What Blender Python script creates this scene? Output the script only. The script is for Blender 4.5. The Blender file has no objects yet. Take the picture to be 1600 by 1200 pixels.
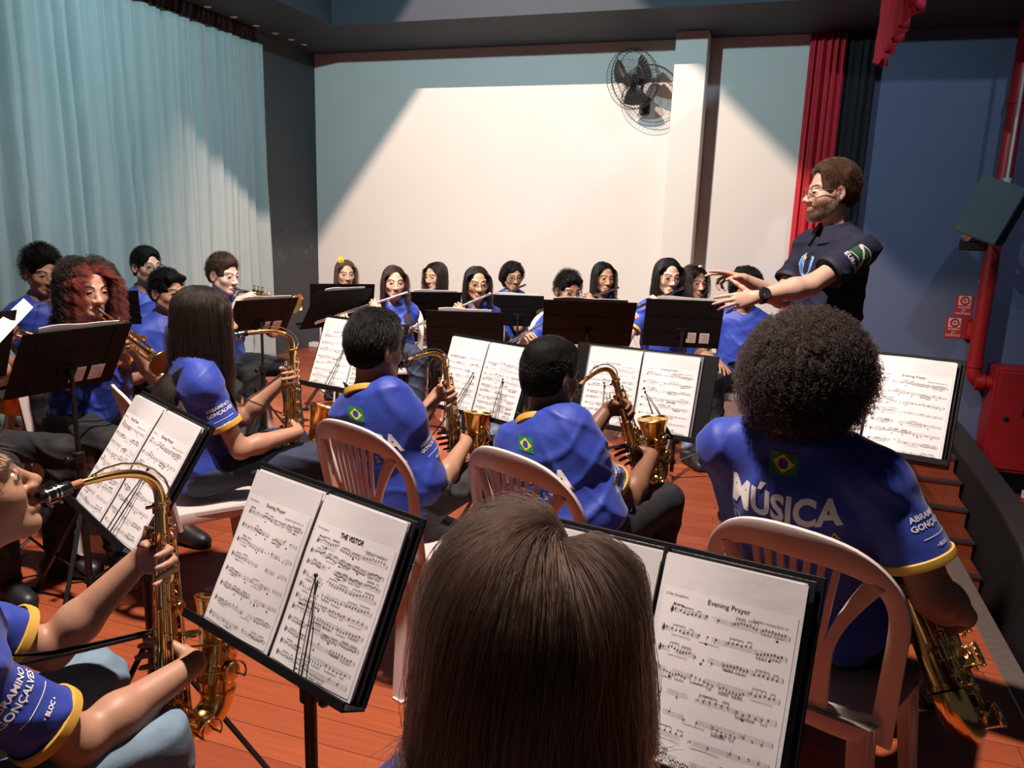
import bpy, math, random
import numpy as np
import openvdb
from mathutils import Matrix, Vector
from mathutils.bvhtree import BVHTree

SC = bpy.context.scene
COL = SC.collection
PI = math.pi
random.seed(4)
RNG = np.random.default_rng(7)

# ---------------------------------------------------------------- camera model
F_PX, PITCH, ROLL, EYE = 1200.0, math.radians(12.0), math.radians(1.88), 1.5


def rotx(a):
    c, s = math.cos(a), math.sin(a)
    return np.array([[1, 0, 0], [0, c, -s], [0, s, c]])


def rotz(a):
    c, s = math.cos(a), math.sin(a)
    return np.array([[c, -s, 0], [s, c, 0], [0, 0, 1]])


CAM_R = rotx(PI / 2 - PITCH) @ rotz(ROLL)
CAM_O = np.array([0, 0, EYE])


def ray(x, y):
    return CAM_R @ np.array([(x - 800) / F_PX, -(y - 600) / F_PX, -1.0])


def at(x, y, Y):
    """the point seen at pixel (x, y) that lies Y metres ahead"""
    d = ray(x, y)
    return CAM_O + d * (Y / d[1])


def atz(x, y, z):
    d = ray(x, y)
    return CAM_O + d * ((z - EYE) / d[2])


# room frame: u along the back wall, v out of it, z up
W0 = atz(500, 538, 0)
RU = np.array([1, -.33, 0]) / math.hypot(1, .33)
RN = np.array([RU[1], -RU[0], 0])
ROOM_ANG = math.atan2(RU[1], RU[0])


def rw(u, v, z):
    return W0 * np.array([1, 1, 0]) + RU * u + RN * v + np.array([0, 0, z])


def room_m(u=0, v=0, z=0):
    """matrix whose x runs along u, y runs against v (into the wall), z up"""
    m = np.eye(4)
    m[:3, 0], m[:3, 1], m[:3, 2], m[:3, 3] = RU, -RN, (0, 0, 1), rw(u, v, z)
    return m


def frame(o, x, y, z, s=1.0):
    m = np.eye(4)
    m[:3, 0], m[:3, 1], m[:3, 2], m[:3, 3] = np.array(x) * s, np.array(y) * s, np.array(z) * s, o
    return m


def unit(v):
    v = np.asarray(v, float)
    return v / max(np.linalg.norm(v), 1e-9)


def look_m(o, fwd, up=(0, 0, 1), s=1.0):
    """matrix with +y along fwd, z near up, x to the right"""
    y = unit(fwd)
    x = unit(np.cross(y, up))
    z = np.cross(x, y)
    return frame(o, x, y, z, s)


def tp(m, p):
    p = np.asarray(p, float)
    return p @ m[:3, :3].T + m[:3, 3]


# ---------------------------------------------------------------- materials
MATS = {}


def new_mat(name):
    m = bpy.data.materials.new(name)
    m.use_nodes = True
    nt = m.node_tree
    b = nt.nodes['Principled BSDF']
    MATS[name] = m
    return m, nt, b


def N(nt, typ, **kw):
    n = nt.nodes.new(typ)
    for k, v in kw.items():
        if k in n.inputs:
            n.inputs[k].default_value = v
        else:
            setattr(n, k, v)
    return n


def mat(name, col, rough=.5, metal=0.0, noise=0.0, nscale=20, bump=0.0, bscale=80, spec=.5, coat=0.0, sheen=0.0, stretch=None):
    """plain procedural surface: colour varied by noise, noise bump"""
    m, nt, b = new_mat(name)
    L = nt.links.new
    c = (*col, 1)
    b.inputs['Base Color'].default_value = c
    b.inputs['Roughness'].default_value = rough
    b.inputs['Metallic'].default_value = metal
    b.inputs['Specular IOR Level'].default_value = spec
    if coat:
        b.inputs['Coat Weight'].default_value = coat
        b.inputs['Coat Roughness'].default_value = .08
    if sheen:
        b.inputs['Sheen Weight'].default_value = sheen
    tc = N(nt, 'ShaderNodeTexCoord')
    src = tc.outputs['Object']
    if stretch:
        mp = N(nt, 'ShaderNodeMapping')
        mp.inputs['Scale'].default_value = stretch
        L(src, mp.inputs['Vector'])
        src = mp.outputs['Vector']
    if noise:
        nz = N(nt, 'ShaderNodeTexNoise', Scale=nscale, Detail=4.0)
        L(src, nz.inputs['Vector'])
        mx = N(nt, 'ShaderNodeMix', data_type='RGBA')
        mx.inputs[6].default_value = tuple(max(0, x * (1 - noise)) for x in col) + (1,)
        mx.inputs[7].default_value = tuple(min(1, x * (1 + noise)) for x in col) + (1,)
        L(nz.outputs['Fac'], mx.inputs[0])
        L(mx.outputs[2], b.inputs['Base Color'])
    if bump:
        nz = N(nt, 'ShaderNodeTexNoise', Scale=bscale, Detail=3.0)
        L(src, nz.inputs['Vector'])
        bp = N(nt, 'ShaderNodeBump', Strength=bump, Distance=.01)
        L(nz.outputs['Fac'], bp.inputs['Height'])
        L(bp.outputs['Normal'], b.inputs['Normal'])
    return m


def hair_mat(name, col, rough=.42):
    m = bpy.data.materials.new(name)
    m.use_nodes = True
    nt = m.node_tree
    nt.nodes.remove(nt.nodes['Principled BSDF'])
    h = nt.nodes.new('ShaderNodeBsdfHairPrincipled')
    h.parametrization = 'COLOR'
    h.inputs['Color'].default_value = (*col, 1)
    h.inputs['Roughness'].default_value = rough
    h.inputs['Random Roughness'].default_value = .1
    h.inputs['IOR'].default_value = 1.36
    nt.links.new(h.outputs[0], nt.nodes['Material Output'].inputs['Surface'])
    MATS[name] = m
    return m


# ---------------------------------------------------------------- mesh building
class MB:
    """collects geometry for ONE mesh object; faces remember a material slot"""

    def __init__(s):
        s.v, s.f, s.mi, s.n = [], [], [], 0

    def add(s, v, f, mi=0, m=None):
        v = np.asarray(v, float)
        if m is not None:
            v = tp(m, v)
        s.v.append(v)
        s.f += [tuple(int(i) + s.n for i in q) for q in f]
        s.mi += [mi] * len(f)
        s.n += len(v)
        return s

    def box(s, lo, hi, mi=0, m=None, bevel=0.0):
        lo, hi = np.array(lo, float), np.array(hi, float)
        if bevel <= 0:
            v = [(x, y, z) for x in (lo[0], hi[0]) for y in (lo[1], hi[1]) for z in (lo[2], hi[2])]
            f = [(0, 1, 3, 2), (4, 6, 7, 5), (0, 4, 5, 1), (2, 3, 7, 6), (0, 2, 6, 4), (1, 5, 7, 3)]
            return s.add(v, f, mi, m)
        b = min(bevel, (hi - lo).min() * .45)
        v, idx = [], {}
        for i in (0, 1):
            for j in (0, 1):
                for k in (0, 1):
                    c = [lo[0] if i == 0 else hi[0], lo[1] if j == 0 else hi[1], lo[2] if k == 0 else hi[2]]
                    sg = [1 if t == 0 else -1 for t in (i, j, k)]
                    for ax in range(3):
                        p = [c[a] + (0 if a == ax else sg[a] * b) for a in range(3)]
                        idx[(i, j, k, ax)] = len(v)
                        v.append(p)
        f = []
        I = idx
        for t in (0, 1):
            f.append([I[(t, 0, 0, 0)], I[(t, 1, 0, 0)], I[(t, 1, 1, 0)], I[(t, 0, 1, 0)]][::1 if t else -1])
            f.append([I[(0, t, 0, 1)], I[(0, t, 1, 1)], I[(1, t, 1, 1)], I[(1, t, 0, 1)]][::1 if t else -1])
            f.append([I[(0, 0, t, 2)], I[(1, 0, t, 2)], I[(1, 1, t, 2)], I[(0, 1, t, 2)]][::1 if t else -1])
        for a in (0, 1):
            for c in (0, 1):
                f.append([I[(a, c, 0, 0)], I[(a, c, 1, 0)], I[(a, c, 1, 1)], I[(a, c, 0, 1)]])
                f.append([I[(a, 0, c, 0)], I[(a, 1, c, 0)], I[(a, 1, c, 2)], I[(a, 0, c, 2)]])
                f.append([I[(0, a, c, 1)], I[(1, a, c, 1)], I[(1, a, c, 2)], I[(0, a, c, 2)]])
                for k in (0, 1):
                    f.append([I[(a, c, k, 0)], I[(a, c, k, 1)], I[(a, c, k, 2)]])
        return s.add(v, f, mi, m)

    def tube(s, path, rad, n=10, mi=0, m=None, cap=True, flat=1.0, up=None, closed=False):
        """swept round (or flattened) tube; rad scalar or per point; flat squeezes the second axis"""
        P = np.asarray(path, float)
        K = len(P)
        R = np.broadcast_to(np.asarray(rad, float), (K,)) if np.ndim(rad) < 1 or len(np.atleast_1d(rad)) == K else np.interp(np.linspace(0, 1, K), np.linspace(0, 1, len(rad)), rad)
        if closed:
            T = np.roll(P, -1, 0) - np.roll(P, 1, 0)
        else:
            T = np.gradient(P, axis=0)
        T = T / np.maximum(np.linalg.norm(T, axis=1, keepdims=True), 1e-9)
        a = np.array(up if up is not None else ((0, 0, 1) if abs(T[0][2]) < .9 else (1, 0, 0)), float)
        x = unit(np.cross(a, T[0]))
        ang = np.linspace(0, 2 * PI, n, endpoint=False)
        V = []
        for i in range(K):
            if up is not None:
                xx = np.cross(a, T[i])
                x = unit(xx) if np.linalg.norm(xx) > 1e-4 else x
            else:
                x = unit(x - T[i] * (x @ T[i]))
            y = np.cross(T[i], x)
            V.append(P[i] + R[i] * (np.outer(np.cos(ang), x) + flat * np.outer(np.sin(ang), y)))
        V = np.concatenate(V)
        f = []
        for i in range(K if closed else K - 1):
            a0, b0 = i * n, ((i + 1) % K) * n
            for j in range(n):
                k = (j + 1) % n
                f.append((a0 + j, a0 + k, b0 + k, b0 + j))
        if cap and not closed:
            f.append(tuple(range(n))[::-1])
            f.append(tuple((K - 1) * n + j for j in range(n)))
        return s.add(V, f, mi, m)

    def rod(s, a, b, r, n=10, mi=0, m=None, r2=None):
        return s.tube([a, b], [r, r if r2 is None else r2], n, mi, m)

    def lathe(s, prof, n=24, mi=0, m=None, axis='z'):
        """profile of (radius, height) turned about z (or y)"""
        prof = np.asarray(prof, float)
        ang = np.linspace(0, 2 * PI, n, endpoint=False)
        V = []
        for r, h in prof:
            c = np.stack([r * np.cos(ang), r * np.sin(ang), np.full(n, h)], 1)
            if axis == 'y':
                c = c[:, [0, 2, 1]] * np.array([-1, 1, 1])
            V.append(c)
        K = len(prof)
        f = []
        for i in range(K - 1):
            for j in range(n):
                k = (j + 1) % n
                f.append((i * n + j, i * n + k, (i + 1) * n + k, (i + 1) * n + j))
        f.append(tuple(range(n))[::-1])
        f.append(tuple((K - 1) * n + j for j in range(n)))
        return s.add(np.concatenate(V), f, mi, m)

    def ball(s, c, r, n=12, mi=0, m=None):
        r = np.broadcast_to(np.asarray(r, float), (3,))
        t = np.linspace(0, PI, n // 2 + 1)[1:-1]
        ang = np.linspace(0, 2 * PI, n, endpoint=False)
        V = [(0, 0, 1)] + [(math.sin(a) * math.cos(b), math.sin(a) * math.sin(b), math.cos(a)) for a in t for b in ang] + [(0, 0, -1)]
        f = [(0, 1 + j, 1 + (j + 1) % n) for j in range(n)]
        K = len(t)
        for i in range(K - 1):
            for j in range(n):
                k = (j + 1) % n
                f.append((1 + i * n + j, 1 + (i + 1) * n + j, 1 + (i + 1) * n + k, 1 + i * n + k))
        e = len(V) - 1
        f += [(e, 1 + (K - 1) * n + (j + 1) % n, 1 + (K - 1) * n + j) for j in range(n)]
        return s.add(np.array(V) * r + np.array(c, float), f, mi, m)

    def strip(s, path, wdir, w, t, mi=0, m=None):
        """flat bar along a path: width w along wdir, thickness t"""
        P = np.asarray(path, float)
        K = len(P)
        W = np.broadcast_to(np.asarray(wdir, float), (K, 3))
        ww = np.interp(np.linspace(0, 1, K), np.linspace(0, 1, len(np.atleast_1d(w))), np.atleast_1d(w))
        T = np.gradient(P, axis=0)
        V = []
        for i in range(K):
            d = unit(W[i] - unit(T[i]) * (W[i] @ unit(T[i])))
            q = unit(np.cross(T[i], d))
            a, b = d * ww[i] / 2, q * t / 2
            V += [P[i] - a - b * .6, P[i] - a * .8 - b, P[i] + a * .8 - b, P[i] + a - b * .6, P[i] + a + b * .6, P[i] + a * .8 + b, P[i] - a * .8 + b, P[i] - a + b * .6]
        f = []
        for i in range(K - 1):
            for j in range(8):
                k = (j + 1) % 8
                f.append((i * 8 + j, i * 8 + k, i * 8 + 8 + k, i * 8 + 8 + j))
        f.append(tuple(range(8))[::-1])
        f.append(tuple((K - 1) * 8 + j for j in range(8)))
        return s.add(V, f, mi, m)

    def grid(s, P, mi=0, m=None, thick=0.0):
        """P: array (a, b, 3) of points -> quads; thick gives it a back side along the normal"""
        P = np.asarray(P, float)
        a, b = P.shape[:2]
        V = P.reshape(-1, 3)
        q = [(i * b + j, i * b + j + 1, (i + 1) * b + j + 1, (i + 1) * b + j) for i in range(a - 1) for j in range(b - 1)]
        if thick:
            du, dv = np.gradient(P, axis=1), np.gradient(P, axis=0)
            nn = np.cross(du, dv)
            nn /= np.maximum(np.linalg.norm(nn, axis=2, keepdims=True), 1e-9)
            V2 = (P - nn * thick).reshape(-1, 3)
            o = a * b
            f = q + [tuple(o + i for i in x[::-1]) for x in q]
            rim = [j for j in range(b)] + [i * b + b - 1 for i in range(1, a)] + [(a - 1) * b + j for j in range(b - 2, -1, -1)] + [i * b for i in range(a - 2, 0, -1)]
            for k in range(len(rim)):
                p, r = rim[k], rim[(k + 1) % len(rim)]
                f.append((r, p, o + p, o + r))
            return s.add(np.concatenate([V, V2]), f, mi, m)
        return s.add(V, q, mi, m)

    def mesh(s, name, mats, smooth=True, angle=40):
        me = bpy.data.meshes.new(name)
        me.from_pydata(np.concatenate(s.v).tolist() if s.v else [], [], s.f)
        for x in (mats if isinstance(mats, (list, tuple)) else [mats]):
            me.materials.append(MATS[x] if isinstance(x, str) else x)
        me.polygons.foreach_set('material_index', s.mi)
        if smooth:
            me.shade_smooth()
            if angle:
                me.set_sharp_from_angle(angle=math.radians(angle))
        me.update()
        return me

    def build(s, name, mats, parent=None, smooth=True, angle=40, m=None):
        return link(name, s.mesh(name, mats, smooth, angle), parent, m)


PLACED = {}          # name -> matrix given to a placed object


def link(name, data, parent=None, m=None):
    o = bpy.data.objects.new(name, data)
    COL.objects.link(o)
    if parent is not None:
        o.parent = parent
    if m is not None:
        o.matrix_local = Matrix(np.asarray(m).tolist())
        PLACED[o.name] = np.array(m, float)
    return o


def tag(o, label, cat, group=None):
    o['label'] = label
    o['category'] = cat
    if group:
        o['group'] = group
    return o


def thing(name, label, cat, m=None, group=None):
    o = link(name, None, None, m)
    o.empty_display_size = .1
    return tag(o, label, cat, group)


def struct(o):
    o['kind'] = 'structure'
    return o


def copy_tree(src, m, label=None, group=None):
    """a copy of a thing with copies of its parts and sub-parts"""
    r = src.copy()
    COL.objects.link(r)
    r.matrix_local = Matrix(np.asarray(m).tolist())
    PLACED[r.name] = np.array(m, float)
    if label:
        r['label'] = label
    if group:
        r['group'] = group
    stack = [(src, r)]
    while stack:
        a, b = stack.pop()
        for ch in a.children:
            if ch.name.startswith('neck_strap'):
                continue
            c = ch.copy()
            COL.objects.link(c)
            c.parent = b
            stack.append((ch, c))
    return r


def text_mesh(body, size=1.0, bold=0.0, spacing=1.0, sub=0.0, align='CENTER', squash=1.0):
    """vertices (x, y) and faces of a line of lettering, centred on the origin"""
    cu = bpy.data.curves.new('letters', 'FONT')
    cu.body = body
    cu.align_x = align
    cu.align_y = 'CENTER'
    cu.size = size
    cu.offset = bold
    cu.space_character = spacing
    cu.resolution_u = 3
    o = bpy.data.objects.new('letters', cu)
    COL.objects.link(o)
    dg = bpy.context.evaluated_depsgraph_get()
    me = bpy.data.meshes.new_from_object(o.evaluated_get(dg))
    bpy.data.objects.remove(o)
    bpy.data.curves.remove(cu)
    import bmesh
    bm = bmesh.new()
    bm.from_mesh(me)
    bpy.data.meshes.remove(me)
    if sub:
        for _ in range(5):
            e = [x for x in bm.edges if x.calc_length() > sub]
            if not e:
                break
            bmesh.ops.subdivide_edges(bm, edges=e, cuts=1)
            bmesh.ops.triangulate(bm, faces=bm.faces[:])
    v = np.array([tuple(x.co) for x in bm.verts]).reshape(-1, 3)
    bm.verts.index_update()
    f = [tuple(x.index for x in p.verts) for p in bm.faces]
    bm.free()
    v[:, 0] *= squash
    return v[:, :2], f
# ---------------------------------------------------------------- plain materials
mat('chair_plastic', (.60, .51, .48), .38, noise=.05, nscale=6, bump=.04, bscale=200, spec=.5)
mat('black_metal', (.006, .006, .0065), .42, spec=.5, noise=.2, nscale=30)
mat('black_paint', (.0030, .0030, .0036), .6, spec=.22, bump=.03, bscale=300)
mat('rubber', (.015, .015, .015), .8)
mat('sticker', (.72, .62, .58), .5, noise=.12, nscale=120)
mat('sticker_ink', (.25, .22, .22), .6)
mat('binder_black', (.012, .012, .013), .35, bump=.12, bscale=120)
mat('binder_grey', (.16, .16, .165), .5, noise=.2, nscale=5)
mat('paper', (.88, .85, .84), .62, noise=.05, nscale=14, bump=.05, bscale=18)
mat('sleeve_plastic', (.82, .80, .79), .16, noise=.06, nscale=9, bump=.12, bscale=14, spec=.6)
mat('ink', (.015, .013, .015), .7)
mat('brass', (.83, .52, .17), .2, metal=1.0, noise=.12, nscale=30, bump=.04, bscale=40)
mat('brass_orange', (.80, .30, .07), .24, metal=1.0, noise=.1, nscale=20)
mat('brass_pale', (.86, .68, .36), .15, metal=1.0)
mat('silver', (.82, .82, .82), .16, metal=1.0, noise=.06, nscale=40)
mat('nickel', (.7, .68, .64), .22, metal=1.0)
mat('ebonite', (.010, .010, .011), .16, spec=.6)
mat('cork', (.36, .16, .07), .8, noise=.3, nscale=200)
mat('strap_web', (.010, .010, .012), .75, bump=.25, bscale=500)
mat('pearl', (.8, .78, .74), .2)


# ---------------------------------------------------------------- white plastic stacking chair
def make_chair_meshes():
    def bp(s, t):
        """point on the curved back: s across -1..1, t up 0..1"""
        w = .195 + .03 * t
        return np.array([s * w, -.19 - .085 * t + .045 * s * s, .425 + .43 * t])

    def top(s):
        return .52 + .45 * (1 - min(1, abs(s)) ** 2.7) ** (1 / 2.7)

    back = MB()
    S = np.linspace(-1, 1, 25)
    # outer frame: posts rising from below the seat into one arched top rail
    wd = np.array([0, 0, 1.0])
    tang_w = lambda pts: [unit(np.cross(np.gradient(np.array(pts), axis=0)[i], (0, -1, -.22))) for i in range(len(pts))]
    loop = [bp(-1, t) for t in np.linspace(-.12, .50, 9)]
    for a in np.linspace(PI, 0, 31)[1:-1]:
        c, s_ = math.cos(a), math.sin(a)
        loop.append(bp(math.copysign(abs(c) ** (2 / 2.7), c), .52 + .45 * abs(s_) ** (2 / 2.7)))
    loop += [bp(1, t) for t in np.linspace(.50, -.12, 9)]
    back.strip(loop, tang_w(loop), [.05, .045, .042, .042, .048, .066, .074, .066, .048, .042, .042, .045, .05], .016)
    # inner fan frame
    for sg in (-1, 1):
        P = [bp(sg * (.36 + .05 * t + .34 * max(0, t - .45) ** 1.5 / .55 ** 1.5), t * (top(.75) - .035)) for t in np.linspace(0, 1, 16)]
        back.strip(P, tang_w(P), [.034, .024, .026, .04], .014)
    for k in range(7):
        q = (k - 3) / 3.9
        P = [bp(q * (.34 + .10 * t + .10 * t * t), t * (top(q * .6) - .05)) for t in np.linspace(0, 1, 10)]
        back.strip(P, tang_w(P), [.016, .014, .016], .008)
    P = [bp(s * .98, .0) for s in np.linspace(-1, 1, 15)]
    back.strip(P, [(0, 0, 1)] * 15, [.05, .045, .05], .016)
    seat = MB()
    A, Bn = 15, 15
    G = np.zeros((A, Bn, 3))
    for i, a in enumerate(np.linspace(-1, 1, A)):
        for j, b in enumerate(np.linspace(-1, 1, Bn)):
            k = 1 - .07 * (abs(a) ** 4) * (abs(b) ** 4)
            G[i, j] = (a * .205 * k * (1 + .05 * b), b * .205 * k, .432 - .014 * (1 - a * a) * (1 - b * b * .6) - .022 * max(0, b) ** 3 - .02 * max(0, abs(a) - .8))
    seat.grid(G, thick=-.014)
    rim = [(.205 * math.cos(t) * (1 if abs(math.cos(t)) > .7 else 1), .2 * math.sin(t), .405) for t in np.linspace(0, 2 * PI, 32, endpoint=False)]
    sq = []
    for t in np.linspace(0, 2 * PI, 40, endpoint=False):
        c, s_ = math.cos(t), math.sin(t)
        k = 1 / (abs(c) ** 6 + abs(s_) ** 6) ** (1 / 6)
        sq.append((.197 * c * k, .197 * s_ * k, .408))
    seat.strip(sq + [sq[0]], (0, 0, 1), .045, .008)
    legs = []
    for sx in (-1, 1):
        for sy in (-1, 1):
            l = MB()
            a0 = np.array([sx * .178, sy * .176, .425])
            a1 = np.array([sx * .222, sy * (.222 if sy > 0 else .25), .0])
            path = [a0 + (a1 - a0) * t + np.array([0, 0, 0]) for t in np.linspace(0, 1, 8)]
            l.strip([p + np.array([-sx * .018, 0, 0]) for p in path], (1, 0, 0), [.060, .048, .044], .009)
            l.strip([p + np.array([0, -sy * .018, 0]) for p in path], (0, 1, 0), [.060, .048, .044], .009)
            l.box(a1 + np.array([-.03 if sx > 0 else -.012, -.03 if sy > 0 else -.012, 0]), a1 + np.array([.012 if sx > 0 else .03, .012 if sy > 0 else .03, .008]))
            legs.append(l.mesh('leg', 'chair_plastic'))
    return back.mesh('backrest', 'chair_plastic'), seat.mesh('seat', 'chair_plastic'), legs


CHAIR = None


def chair(x, y, fwd, label):
    global CHAIR
    m = look_m((x, y, 0), (fwd[0], fwd[1], 0))
    if CHAIR is None:
        back, seat, legs = make_chair_meshes()
        CHAIR = thing('plastic_chair', label, 'chair', m, 'white plastic chairs of the orchestra')
        link('backrest', back, CHAIR)
        link('seat', seat, CHAIR)
        for l in legs:
            link('leg', l, CHAIR)
        return CHAIR
    return copy_tree(CHAIR, m, label)


# ---------------------------------------------------------------- music stand
def music_stand(pos, yaw, tilt, label, w=.5, h=.34, stickers=False, holders=(), legyaw=0.0, spread=.30):
    """pos: middle of the desk's lower edge; pages face local -y; tilt<0 leans the top away from the player"""
    X, Y, Z = pos
    base = np.eye(4)
    base[:3, :3] = rotz(yaw)
    base[:3, 3] = (X, Y, 0)
    root = thing('music_stand', label, 'music stand', base, 'black music stands of the orchestra')
    Rt = rotx(tilt)
    D = np.eye(4)
    D[:3, :3] = Rt
    D[:3, 3] = (0, 0, Z)
    dk = MB()
    dk.box((-w / 2, .001, 0), (w / 2, .005, h), 0, D, .002)
    dk.box((-w / 2, -.05, -.004), (w / 2, .004, 0), 0, D, .0015)
    dk.box((-w / 2, -.052, -.004), (w / 2, -.048, .014), 0, D, .0015)
    for zz in (.33, .66):
        dk.box((-w / 2 + .004, .005, h * zz - .0015), (w / 2 - .004, .0068, h * zz + .0015), 0, D)
    for xx in (-.17, .17):
        dk.box((xx * w * 2 - .0015, .005, .01), (xx * w * 2 + .0015, .0065, h - .01), 0, D)
    for xx in (-.3, -.1, .1, .3):
        dk.ball((xx * w, .006, h * .70), (.004, .002, .004), 8, 0, D)
    link('desk', dk.mesh('desk', 'black_paint'), root)
    mid = tp(D, (0, .02, h * .30))
    br = MB()
    br.box((-.035, .005, h * .2), (.035, .010, h * .40), 0, D, .003)
    br.rod(tp(D, (0, .012, h * .3)), mid + np.array([0, .012, 0]), .014, 10)
    link('bracket', br.mesh('bracket', 'black_paint'), root)
    px, py = 0, mid[1] + .012
    pt = mid[2]
    hub = .40
    po = MB()
    po.rod((px, py, .06), (px, py, hub + .2), .0125, 12)
    po.rod((px, py, hub + .15), (px, py, pt + .02), .0085, 10)
    link('post', po.mesh('post', 'black_metal'), root)
    kn = MB()
    kn.lathe([(.012, -.02), (.02, -.018), (.02, .02), (.012, .024)], 12, 0, frame((px, py, hub + .2), (1, 0, 0), (0, 1, 0), (0, 0, 1)))
    kn.rod((px, py, hub + .2), (px + .04, py, hub + .2), .005, 8)
    kn.ball((px + .045, py, hub + .2), (.010, .016, .016), 10)
    link('height_knob', kn.mesh('height_knob', 'black_metal'), root)
    kn = MB()
    kn.lathe([(.012, -.015), (.022, -.014), (.022, .014), (.012, .016)], 12, 0, frame((px, py, hub), (1, 0, 0), (0, 1, 0), (0, 0, 1)))
    link('leg_hub', kn.mesh('leg_hub', 'black_metal'), root)
    kn = MB()
    kn.lathe([(.012, -.012), (.02, -.012), (.02, .012), (.012, .012)], 12, 0, frame((px, py, .12), (1, 0, 0), (0, 1, 0), (0, 0, 1)))
    link('brace_slider', kn.mesh('brace_slider', 'black_metal'), root)
    for k in range(3):
        a = legyaw + k * 2 * PI / 3
        d = np.array([math.cos(a), math.sin(a), 0])
        c = np.array([px, py, 0])
        l = MB()
        foot = c + d * spread + np.array([0, 0, .014])
        topp = c + d * .018 + np.array([0, 0, hub])
        side = np.cross(d, (0, 0, 1))
        l.strip([topp, foot], side, .016, .008)
        l.strip([c + d * .018 + np.array([0, 0, .12]), topp * .45 + foot * .55], side, .012, .006)
        l.rod(foot - d * .03 + np.array([0, 0, .004]), foot + d * .02 + np.array([0, 0, -.004]), .010, 8)
        link('leg', l.mesh('leg', 'black_metal'), root)
    if stickers:
        for k in range(2):
            s_ = MB()
            x0 = -w * .36 + k * .075
            s_.box((x0, .005, .03), (x0 + .055, .0072, .095), 0, D)
            for q in range(5):
                s_.box((x0 + .006, .0072, .04 + q * .010), (x0 + .048 - (q % 2) * .012, .0076, .0425 + q * .010), 1, D)
            link('label_sticker', s_.mesh('label_sticker', ['sticker', 'sticker_ink']), root)
    for (x0, lean) in holders:
        hd = MB()
        top = np.array([x0 + lean, -.036, .17])
        bot = np.array([x0, -.042, -.002])
        m1 = (top + bot) / 2 + np.array([lean * .1, -.004, 0])
        hd.tube([tp(D, p) for p in (bot + np.array([.012, 0, 0]), bot + np.array([0, 0, -.002]), m1, top, (top * .6 + bot * .4) + np.array([.014, 0, 0]), bot + np.array([.02, 0, .0]))], .0016, 6)
        hd.ball(tp(D, top), .0042, 8)
        link('page_holder', hd.mesh('page_holder', 'black_metal'), root)
    return root


# ---------------------------------------------------------------- open music folder
PW, PH = .212, .305


def page_pt(side, x, z, off=0.0, lift=1.0):
    """page surface: x 0..PW away from the spine, z up; side -1 left, 1 right"""
    s = np.asarray(x) / PW
    y = -(.0115 * lift + .013 * np.sin(PI * np.clip(s, 0, 1)) * (1 - .45 * s) + .006 * (1 - s)) - off + .0012 * np.sin(np.asarray(z) * 23 + s * 4)
    return np.stack(np.broadcast_arrays(side * (np.asarray(x) + .004), y, z), -1)


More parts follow.
